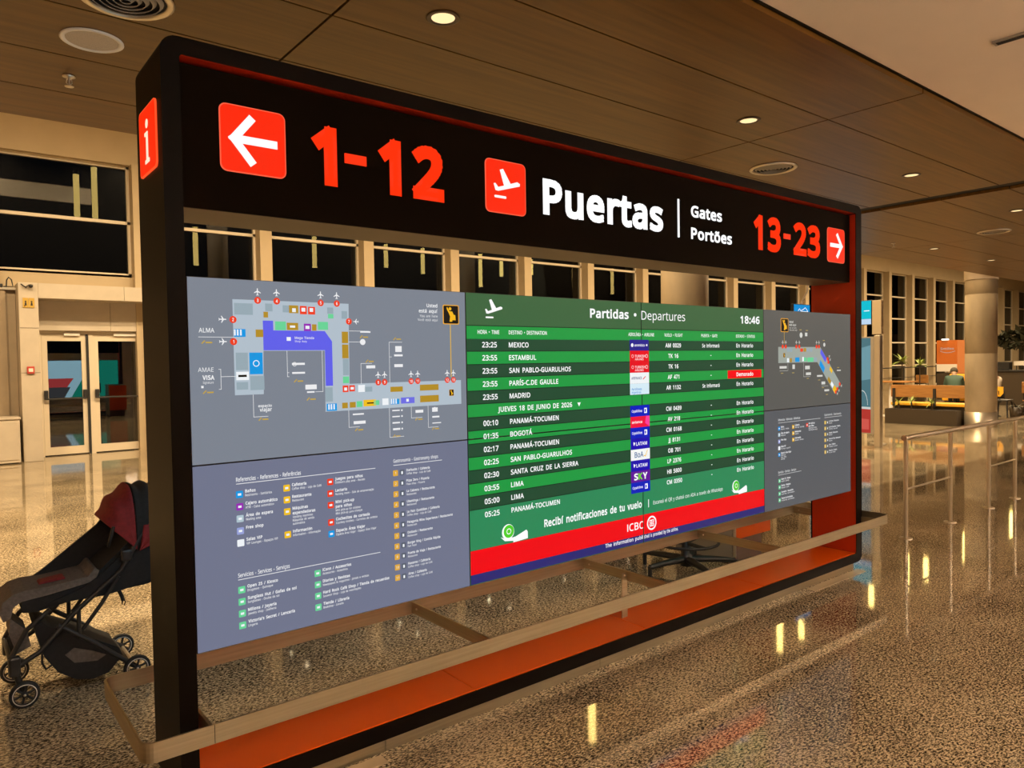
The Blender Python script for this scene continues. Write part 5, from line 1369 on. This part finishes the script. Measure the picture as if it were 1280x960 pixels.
def wheel(x, y, r):
    w = MB().use(RUBBER).lathe([(r * .80, -.013), (r * .95, -.014), (r, -.008), (r, .008), (r * .95, .014), (r * .80, .013), (r * .80, -.013)], (x, y, r), 32, 'y')
    o = w.build('wheel', None, ST)
    q = MB().use(WHITEPL).lathe([(r * .74, -.0145), (r * .80, -.0148), (r * .80, -.012), (r * .74, -.012)], (x, y, r), 32, 'y')
    q.build('wheel_ring', None, o)
    q = MB().use(BLACKPL).lathe([(.0001, -.016), (r * .22, -.015), (r * .22, .015), (.0001, .016)], (x, y, r), 16, 'y')
    for k in range(6):
        a = k * PI / 3 + .3
        q.tube([(x, y, r), (x + r * .77 * math.cos(a), y, r + r * .77 * math.sin(a))], .006, 6)
    q.lathe([(r * .68, -.010), (r * .78, -.011), (r * .78, .011), (r * .68, .010), (r * .68, -.010)], (x, y, r), 28, 'y')
    q.use(STEELSAT).lathe([(.0001, -.0185), (.006, -.018), (.006, -.015)], (x, y, r), 10, 'y')
    q.build('rim', None, o)


wheel(-.315, 1.515, .063); wheel(-.325, 1.885, .063); wheel(.168, 1.505, .063); wheel(.168, 1.895, .063)
MB().tube([(.168, 1.51, .063), (.168, 1.89, .063)], .008).build('axle', STEELSAT, ST)
for y, x in ((1.53, -.315), (1.87, -.325)):
    MB().bbox(-.375, -.325, y - .022, y + .022, .155, .25, .012).tube([(-.345, y, .165), (x, y, .065)], .014, 10).build('wheel_fork', BLACKPL, ST)
for y in (NY, FY): MB().tube([(.12, y, .10), (.168, y, .063)], .013, 10).build('wheel_bracket', BLACKPL, ST)

# ================================================================= DRAFTING STOOL AND DESK behind the sign
q = (3.78, 0.83)
t = thing('drafting_stool', (*q, 0), 'black swivel drafting stool with a foot ring, seen under the departures screen', 'chair')
for k in range(5):
    a = math.radians(172 + 72 * k)
    e = (q[0] + .36 * math.cos(a), q[1] + .36 * math.sin(a))
    MB().tube([(q[0], q[1], .105), (q[0] + .2 * math.cos(a), q[1] + .2 * math.sin(a), .105), (e[0], e[1], .098)], [.030, .024, .018], 8).tube([(e[0], e[1], .105), (e[0], e[1], .0)], .016, 8).build('foot', BLACKPL, t)
MB().lathe([(.0001, .055), (.045, .055), (.045, .14), (.034, .15), (.034, .44), (.020, .44), (.020, .60), (.0001, .60)], (*q, 0), 20).build('column', BLACKPL, t)
mb = MB().tube([(q[0] + .235 * math.cos(2 * PI * k / 28), q[1] + .235 * math.sin(2 * PI * k / 28), .235) for k in range(28)], .011, 8, closed=True)
for k in range(3):
    a = 2 * PI * k / 3 + .2
    mb.tube([(q[0] + .03 * math.cos(a), q[1] + .03 * math.sin(a), .225), (q[0] + .232 * math.cos(a), q[1] + .232 * math.sin(a), .235)], .014, 8)
mb.build('foot_ring', BLACKPL, t)
MB().bbox(q[0] - .23, q[0] + .23, q[1] - .22, q[1] + .22, .60, .67, .03, 3).build('seat', BLACKFAB, t)
mb = MB().bbox(q[0] - .20, q[0] + .20, q[1] + .24, q[1] + .29, .80, 1.12, .02, 3).tube([(q[0], q[1] + .1, .62), (q[0], q[1] + .25, .63), (q[0], q[1] + .27, .85)], .018)
mb.build('backrest', BLACKFAB, t)
t = thing('service_desk', (4.45, 0.95, 0), 'low orange service desk with a grey end panel behind the sign', 'desk')
MB().use(GREYPANEL).box(4.18, 4.205, .705, 1.25, .03, 1.03).build('end_panel', None, t)
MB().box(4.207, 4.73, .72, 1.24, .19, 1.03).build('body', DECK, t)
MB().box(4.207, 4.66, .76, 1.22, 0, .188).build('plinth', mat('plinth_brown', (.09, .035, .015, 1), .4), t)
MB().tube([(4.190, .69, 0), (4.190, .69, 1.03)], .012).build('leg', STEELSAT, t)
MB().bbox(4.17, 4.76, .675, 1.27, 1.032, 1.065, .004).build('top', GREYPANEL, t)

# ================================================================= THINGS BY THE DOOR (left)
t = thing('exit_sign', (0.80, 12.57, 2.77), 'small yellow two-part wall sign high on the stone pier beside the glass door', 'sign')
b = MB().use(mat('sign_yellow', (.50, .32, .06, 1), .4)).box(.716, .797, 12.555, 12.569, 2.685, 2.853).box(.803, .886, 12.555, 12.569, 2.685, 2.853)
b.build('plates', None, t)
b = MB().use(BLACKPL).disc(.757, 2.79, .014, 12.5545, 12).disc(.845, 2.79, .014, 12.5545, 12)
for x in (.757, .845): b.poly([(x - .018, 2.72), (x + .018, 2.72), (x + .010, 2.775), (x - .010, 2.775)], 12.5545)
b.use(em(190, 40, 30, .3)).rect(.735, .75, 2.70, 2.72, 12.554)
b.build('pictograms', None, t)
t = thing('call_point', (0.80, 12.57, 1.6), 'red square fire alarm call point on the stone pier beside the glass door', 'alarm')
MB().bbox(.742, .852, 12.53, 12.569, 1.535, 1.665, .008).build('box', mat('alarm_red', (.42, .05, .03, 1), .4), t)
MB().box(.765, .83, 12.526, 12.5295, 1.57, 1.63).build('glass', WHITEPL, t)
t = thing('security_camera', (0.78, 12.50, 3.06), 'small dark security camera with its cable high on the stone pier beside the door', 'camera')
MB().ball((.835, 12.50, 3.055), .035, .035, .030).build('lens_dome', BLACKPL, t)
MB().bbox(.80, .87, 12.50, 12.569, 3.045, 3.085, .008).build('mount', GREYPANEL, t)
MB().tube([(.81, 12.55, 3.07), (.76, 12.53, 3.04), (.72, 12.54, 3.07), (.70, 12.56, 3.09), (.74, 12.55, 3.05), (.78, 12.55, 3.03)], .008, 8).build('cable', BLACKPL, t)
t = thing('floodlight', (0.5, 13.0, 3.06), 'small floodlight with a loop bracket on top of the brown side wall at far left', 'lamp')
MB().bbox(.36, .47, 12.95, 13.05, 3.062, 3.12, .01).build('head', BLACKPL, t)
MB().tube([(.52, 13.0, 3.062), (.53, 13.0, 3.19), (.56, 13.0, 3.24), (.60, 13.0, 3.20), (.62, 13.0, 3.08), (.48, 13.0, 3.075)], .011, 8).build('bracket', BLACKPL, t)
t = thing('low_cabinet', (0.3, 12.6, 0), 'low beige cabinet standing against the brown side wall at the left edge', 'cabinet')
MB().bbox(-.6, .60, 12.42, 12.95, .02, .76, .006).build('body', STONE, t)
MB().bbox(-.62, .615, 12.40, 12.96, .762, .80, .006).build('top', STONE, t)
MB().bbox(.22, .57, 12.408, 12.419, .07, .72, .004).bbox(-.55, .18, 12.408, 12.419, .07, .72, .004).build('door', STONE, t)

# ================================================================= WAITING AREA (far right)
B_ = thing('bench', (17.7, 4.7, 0), 'long wooden-backed bench with yellow seat behind a dark planter box, left of the concrete pillar', 'bench')
MB().bbox(17.62, 17.66, 3.70, 5.47, .62, .91, .008).build('backrest', BENCHWOOD, B_)
for y in (3.8, 4.48, 5.39): MB().box(17.585, 17.618, y - .03, y + .03, .40, .83).build('bracket', BLACKPL, B_)
MB().bbox(17.60, 18.10, 3.70, 5.47, .42, .49, .015).build('seat', YELLOW, B_)
MB().box(17.68, 18.05, 3.75, 5.42, 0, .418).build('base', DARKBR, B_)
P_ = MB().use(DARKBR).box(17.30, 17.58, 3.90, 5.47, 0, .345).use(BLACKPL).box(17.32, 17.56, 3.92, 5.45, .345, .351).build('planter_box', None)
tag(P_, 'long dark brown planter box in front of the bench by the concrete pillar', 'planter')


def spiky(name, x, y, z, h, n, ln, label, grp, seed, stem=True, m=LEAF, pot=None):
    random.seed(seed)
    t = thing(name, (x, y, 0 if pot else z), label, 'plant', grp)
    if stem: MB().tube([(x, y, z), (x + .01, y, z + h * .5), (x, y, z + h)], .02, 8).build('stem', DARKBR, t)
    mb = MB()
    for k in range(n):
        a = 2 * PI * k / n + random.uniform(-.3, .3)
        e = random.uniform(.1, 1.25)
        L = ln * random.uniform(.7, 1.1)
        dx, dy = math.cos(a), math.sin(a)
        pts = []
        for q in range(5):
            s_ = q / 4
            r = L * s_ * math.cos(e * (1 - .3 * s_))
            zz = L * s_ * math.sin(e) - .55 * L * s_ * s_ * math.cos(e)
            pts.append(Vector((x + dx * r, y + dy * r, z + (h if stem else 0) + zz)))
        wv = Vector((-dy, dx, 0))
        vs, fs = [], []
        for q, p in enumerate(pts):
            w = ln * .075 * (1 - abs(q / 4 - .35) * 1.3) if q < 4 else .002
            vs += [p - wv * w, p + wv * w]
        for q in range(4): fs.append((2 * q, 2 * q + 1, 2 * q + 3, 2 * q + 2))
        mb.add(vs, fs, True)
    mb.build('leaves', m, t)
    if pot:
        MB().lathe([(.0001, 0), (pot * .8, 0), (pot, z), (pot * .9, z), (pot * .88, z - .03), (.0001, z - .03)], (x, y, 0), 20).build('pot', DARKBR, t)
    return t


spiky('small_plant', 17.39, 5.19, .354, .12, 14, .20, 'leftmost small leafy plant in the dark planter box', 'plants in the planter box', 1)
spiky('small_plant', 17.39, 4.90, .354, .17, 18, .23, 'largest spiky green plant in the middle of the dark planter box', 'plants in the planter box', 2)
spiky('small_plant', 17.39, 4.46, .354, .14, 16, .21, 'rightmost spiky plant in the dark planter box, beside the concrete pillar', 'plants in the planter box', 3)
spiky('tall_plant', 26.0, 8.80, .45, .95, 22, .50, 'tall spiky potted plant before the windows, the left one of two', 'tall potted plants', 4, pot=.22)
spiky('tall_plant', 26.0, 8.22, .45, .82, 20, .42, 'tall spiky potted plant before the windows, the right one of two', 'tall potted plants', 5, pot=.20)
# table, stools
t = thing('wooden_table', (19.6, 6.4, 0), 'wooden high table on a white column foot, left of the bench', 'table')
MB().bbox(19.3, 19.9, 5.76, 7.2, .90, .935, .006).build('tabletop', BENCHWOOD, t)
MB().lathe([(.26, 0), (.26, .02), (.05, .03), (.045, .90)], (19.6, 6.35, 0), 20).build('foot', WHITEPL, t)


def wchair(x, y, rot, label, m=BENCHWOOD, h=.92):
    t = thing('wooden_chair', (x, y, 0), label, 'chair', 'chairs of the waiting area')
    for sx_, sy_ in ((-1, -1), (-1, 1), (1, -1), (1, 1)):
        MB().tube([(x + .19 * sx_, y + .19 * sy_, 0), (x + .17 * sx_, y + .17 * sy_, .44)], .014, 8).build('leg', BLACKPL, t)
    MB().bbox(x - .21, x + .21, y - .21, y + .21, .44, .475, .015).build('seat', m, t)
    mb = MB()
    mb.tube([(x - .19, y - .18, .46), (x - .24, y - .18, h - .05)], .012, 8).tube([(x - .19, y + .18, .46), (x - .24, y + .18, h - .05)], .012, 8)
    mb.build('back_post', BLACKPL, t)
    MB().bbox(x - .25, x - .225, y - .21, y + .21, h - .28, h, .01).build('backrest', m, t)
    return t


wchair(26.0, 9.9, 0, 'brown wooden chair left of the two tall plants, behind the wooden table')
wchair(27.0, 8.45, 0, 'brown wooden chair beside the right one of the two tall plants')
wchair(20.6, 3.35, 0, 'dark wooden chair behind the yellow one, right of the concrete pillar')
t = thing('yellow_chair', (20.3, 3.95, 0), 'chair with a bright yellow backrest and black legs, right of the concrete pillar', 'chair')
for sx_, sy_ in ((-1, -1), (-1, 1), (1, -1), (1, 1)):
    MB().tube([(20.3 + .2 * sx_, 3.95 + .17 * sy_, 0), (20.3 + .16 * sx_, 3.95 + .14 * sy_, .44)], .02, 8).build('leg', BLACKPL, t)
MB().bbox(20.10, 20.50, 3.77, 4.13, .44, .48, .015).build('seat', BLACKPL, t)
MB().prism([(3.87, .64), (3.93, .56), (4.05, .56), (4.12, .66), (4.12, .80), (3.87, .80)], 20.085, 20.105, 'x').build('backrest', YELLOW, t)
MB().tube([(20.12, 3.95, .46), (20.075, 3.97, .70)], .012, 8).build('back_post', BLACKPL, t)
# orange kiosk with white lower band and a lamp on top
K_ = thing('orange_kiosk', (28.6, 8.1, 0), 'orange sales kiosk with white lower band and a small lamp, behind the bench', 'kiosk')
ORG = mat('kiosk_orange', (.50, .13, .02, 1), .45)
MB().use(ORG).box(28.0, 29.0, 7.79, 8.455, 1.28, 2.14).use(WHITEPL).box(28.0, 29.0, 7.79, 8.455, 1.02, 1.279).build('cabinet', None, K_)
MB().use(mat('kiosk_light_orange', (.55, .20, .07, 1), .45)).box(28.02, 29.0, 7.45, 7.787, .95, 2.13).build('side_panel', None, K_)
MB().box(28.0, 29.0, 7.45, 8.455, 0, .948).build('base', DARKBR, K_)
b = MB().use(em(245, 215, 190, .55))
vs, fs = text_mesh('Smiles', .02, 3)
a_, c_ = min(v.x for v in vs), max(v.x for v in vs)
b.add([(27.996, 8.327 - (v.x - a_) * .447 / (c_ - a_), 1.80 + v.y * .16) for v in vs], fs)
arc = [(8.34 - .50 * i / 10, 1.76 - .06 * math.sin(PI * i / 10)) for i in range(11)]
for p, q_ in zip(arc[:-1], arc[1:]): b.add([(27.996, p[0], p[1]), (27.996, q_[0], q_[1]), (27.996, q_[0], q_[1] - .02), (27.996, p[0], p[1] - .02)], [(0, 1, 2, 3)])
b.build('lettering', None, K_)
MB().use(em(255, 250, 235, 2.5)).bbox(27.9, 28.05, 8.06, 8.26, 2.142, 2.19, .01).build('lamp', None, K_)
# yellow sofa behind the hunched person
t = thing('yellow_sofa', (23.4, 5.85, 0), 'yellow upholstered sofa beyond the hunched person', 'sofa')
MB().bbox(23.6, 23.75, 5.35, 6.40, .45, 1.03, .03).build('backrest', YELLOW, t)
MB().bbox(23.05, 23.59, 5.35, 6.40, .25, .46, .03).build('seat', YELLOW, t)
MB().box(23.1, 23.7, 5.4, 6.35, 0, .248).build('base', DARKBR, t)


def skin(name, chains, m, parent, sub=1):
    """chains: list of (points, radii); first chain's first vertex is the root.  Points may repeat to join chains."""
    vs, es, rs, roots = [], [], [], []
    org = parent.location
    idx = {}
    for pts, rad in chains:
        prev = None
        for p, r in zip(pts, rad):
            key = tuple(round(c, 4) for c in p)
            if key not in idx:
                idx[key] = len(vs)
                vs.append(Vector(p) - org)
                rs.append(r)
                if prev is None: roots.append(idx[key])
            k = idx[key]
            if prev is not None and prev != k: es.append((prev, k))
            prev = k
    me = bpy.data.meshes.new(name)
    me.from_pydata(vs, es, [])
    me.materials.append(m)
    o = bpy.data.objects.new(name, me)
    COL.objects.link(o)
    o.parent = parent
    sk = o.modifiers.new('skin', 'SKIN')
    for i, r in enumerate(rs):
        me.skin_vertices[0].data[i].radius = (r, r)
        me.skin_vertices[0].data[i].use_root = i in roots
    sk.use_smooth_shade = True
    s_ = o.modifiers.new('sub', 'SUBSURF')
    s_.levels = s_.render_levels = sub + 1
    return o


def hand(x, y, z, d):
    """five bent fingers reaching in direction d from the wrist (x, y, z)"""
    ch = []
    side = Vector((-d[1], d[0], 0)).normalized() if abs(d[2]) < .9 else Vector((0, 1, 0))
    w = Vector((x, y, z)); d = Vector(d)
    palm = w + d * .07
    for k, ln in ((-1.5, .055), (-.5, .075), (.5, .082), (1.5, .072)):
        b0 = palm + side * .018 * k
        ch.append(([tuple(palm), tuple(b0 + d * .015), tuple(b0 + d * ln * .7 + Vector((0, 0, -.010))), tuple(b0 + d * ln + Vector((0, 0, -.035)))], [.024, .010, .009, .007]))
    ch.append(([tuple(w + d * .025), tuple(w + d * .045 + side * .038), tuple(w + d * .085 + side * .05 + Vector((0, 0, -.01)))], [.022, .011, .008]))
    return ch, tuple(w + d * .025), tuple(palm)


def seated(loc, face, label, jacket, hairm, lean=.35, seat=.46, trousers=None, bulk=1.0, head_tilt=.0):
    """a seated person facing `face` (unit xy), leaning forward"""
    t = thing('person', (loc[0], loc[1], 0), label, 'person', None)
    F = Vector((face[0], face[1], 0)); Sd = Vector((-face[1], face[0], 0)); U = Vector((0, 0, 1))
    pel = Vector((loc[0], loc[1], seat + .10))
    ax = (U * math.cos(lean) + F * math.sin(lean))
    che = pel + ax * .26; sho = pel + ax * .44; nek = pel + ax * .52
    hd0 = nek + (ax + F * .35).normalized() * .07
    hd1 = hd0 + (U * math.cos(head_tilt) + F * math.sin(head_tilt)) * .10
    P = lambda v: tuple(v)
    body = [([P(pel), P(pel + ax * .14), P(che), P(sho), P(nek), P(hd0), P(hd1)], [.14, .125, .14, .10, .052, .08, .085])]
    jk = [([P(pel), P(pel + ax * .14), P(che), P(sho), P(nek - ax * .02)], [.155, .142 * bulk, .158 * bulk, .118 * bulk, .066 * bulk])]
    tr = []
    for s in (-1, 1):
        S0 = sho + Sd * .17 * s - ax * .02
        el = S0 + F * .10 - U * .24 + Sd * .04 * s
        wr = el + F * .22 - Sd * .06 * s - U * .02
        hc, h0, h1 = hand(wr.x, wr.y, wr.z, tuple((F * .95 - U * .3).normalized()))
        body.append(([P(sho), P(S0), P(el), P(wr), h0, h1], [.10, .052, .042, .028, .030, .026]))
        body += hc
        jk.append(([P(sho), P(S0), P(el), P(wr)], [.118 * bulk, .070 * bulk, .056 * bulk, .042]))
        hp = pel + Sd * .09 * s
        kn = hp + F * .42 + U * .02
        an = kn - U * (seat + .02) + F * .02
        an.z = .075
        toe = an + F * .14; toe.z = .035
        body.append(([P(pel), P(hp), P(kn), P(an), P(toe)], [.14, .085, .058, .04, .032]))
        tr.append(([P(pel), P(hp), P(kn), P(an + U * .03)], [.15, .098, .070, .054]))
    skin('body', body, SKIN, t)
    skin('jacket', jk, jacket, t)
    skin('trousers', tr, trousers or BLACKFAB, t)
    hc_ = hd1 + U * .015 - F * .02
    MB().ball(P(hc_), .098, .098, .10).build('hair', hairm, t)
    fc = hd1 + F * .080 - U * .015
    mb = MB().use(SKIN).ball(P(fc - F * .012), .070, .070, .085).ball(P(fc + F * .062 - U * .005), .016, .016, .022)
    mb.use(BLACKPL)
    for s in (-1, 1): mb.ball(P(fc + F * .050 + Sd * .028 * s + U * .018), .010, .010, .007, 8)
    mb.use(mat('lips', (.35, .12, .10, 1), .5)).ball(P(fc + F * .052 - U * .042), .012, .020, .006, 8)
    mb.use(SKIN)
    for s in (-1, 1): mb.ball(P(hd1 + Sd * .092 * s), .016, .012, .028, 8)
    mb.build('face', None, t)
    return t


GREENJ = mat('green_jacket', (.055, .10, .075, 1), .9)
GREYHOOD = mat('grey_hair', (.085, .070, .050, 1), .9)
WHITESH = mat('white_shirt', (.62, .55, .45, 1), .8)
p1 = seated((22.35, 5.80, 0), (.93, .36), 'person in a dark green jacket hunched forward behind the wooden bench back', GREENJ, GREYHOOD, lean=.5, head_tilt=.8, seat=.46, bulk=1.3)
p2 = seated((20.95, 4.32, 0), (.3, .95), 'person in a white shirt seated just right of the concrete pillar', WHITESH, HAIR, lean=.1, seat=.46)
b = MB()
# stool under the second person
t = thing('low_stool', (20.95, 4.34, 0), 'dark low stool under the person in the white shirt, right of the pillar', 'stool')
MB().lathe([(.0001, .36), (.16, .36), (.17, .39), (.15, .405), (.0001, .405)], (20.95, 4.34, 0), 20).build('seat', BLACKPL, t)
MB().lathe([(.15, 0), (.15, .02), (.03, .03), (.03, .36)], (20.95, 4.34, 0), 16).build('foot', BLACKPL, t)

t = thing('low_stool', (22.35, 5.80, 0), 'dark low stool under the hunched person in the green jacket', 'stool')
MB().lathe([(.0001, .36), (.16, .36), (.17, .39), (.15, .405), (.0001, .405)], (22.35, 5.80, 0), 20).build('seat', BLACKPL, t)
MB().lathe([(.15, 0), (.15, .02), (.03, .03), (.03, .36)], (22.35, 5.80, 0), 16).build('foot', BLACKPL, t)
# food counter with foliage on its canopy, and the person behind it
C_ = thing('food_counter', (26.8, 5.2, 0), 'dark food counter under a foliage canopy at the right edge, behind the pillar', 'counter')
MB().bbox(26.0, 26.9, 3.6, 6.3, 0, 1.05, .01).build('front', DARKBR, C_)
MB().bbox(25.95, 26.95, 3.55, 6.35, 1.052, 1.10, .008).build('worktop', BLACKPL, C_)
MB().use(WHITEPL).bbox(26.2, 26.25, 5.22, 5.50, 1.24, 1.38, .006).use(BLACKPL).box(26.21, 26.24, 5.28, 5.30, 1.10, 1.24).box(26.21, 26.24, 5.42, 5.44, 1.10, 1.24).build('menu_board', None, C_)
MB().bbox(26.3, 26.6, 5.65, 6.2, 1.101, 1.36, .02).build('machine', BLACKPL, C_)
for y in (3.6, 6.3): MB().box(26.4, 26.46, y - .03, y + .03, 1.10, 1.95).build('post', BLACKPL, C_)
MB().box(26.1, 26.8, 3.5, 6.4, 1.95, 2.0).build('canopy', DARKBR, C_)
random.seed(11)
mb = MB()
for k in range(900):
    y = random.uniform(3.5, 5.95); x = random.uniform(25.95, 26.8)
    s_ = 1 - abs((y - 4.9) / 1.6) ** 2
    z = 2.02 + random.uniform(-.28, .42) * max(.25, s_)
    a, e_ = random.uniform(0, 6.3), random.uniform(-1, 1)
    L = random.uniform(.09, .19)
    d = Vector((math.cos(a) * math.cos(e_), math.sin(a) * math.cos(e_), math.sin(e_))) * L
    w = d.cross(Vector((random.random(), random.random(), 1))).normalized() * L * .38
    c = Vector((x, y, z))
    mb.add([c - d, c + w, c + d, c - w], [(0, 1, 2, 3)])
mb.build('foliage', LEAFDK, C_)
p3 = seated((27.75, 5.25, 0), (-1, 0.05), 'person with dark hair in a grey top behind the food counter', GREYHOOD, HAIR, lean=.05, seat=.62)
t = thing('bar_stool', (27.75, 5.25, 0), 'black stool behind the food counter', 'stool')
MB().lathe([(.0001, .50), (.17, .50), (.18, .54), (.15, .56), (.0001, .56)], (27.75, 5.25, 0), 20).build('seat', BLACKPL, t)
MB().lathe([(.18, 0), (.18, .02), (.03, .03), (.03, .50)], (27.75, 5.25, 0), 16).build('foot', BLACKPL, t)
spiky('dark_plant', 20.2, 3.62, .30, .02, 16, .32, 'dark leafy plant in a black pot, right of the concrete pillar', None, 9, stem=False, m=LEAFDK, pot=.16)
t = thing('steel_bin', (21.4, 3.55, 0), 'grey steel bin standing at the right edge of the picture behind the handrail', 'bin')
MB().bbox(21.2, 21.5, 3.2, 3.66, .03, 1.17, .015).build('body', GREYPANEL, t)
MB().box(21.22, 21.48, 3.22, 3.64, 0, .03).build('foot', BLACKPL, t)
# low rail along the window wall
t = thing('window_railing', (30, 12.6, 0), 'thin dark railing running along the foot of the window wall behind the plants', 'railing')
MB().tube([(20, 12.6, 1.06), (45, 12.6, 1.06)], .025, 8).tube([(20, 12.6, .6), (45, 12.6, .6)], .012, 8).build('rails', BLACKPL, t)
for k in range(11): MB().tube([(20 + 2.5 * k, 12.6, 0), (20 + 2.5 * k, 12.6, 1.05)], .02, 8).build('post', BLACKPL, t)
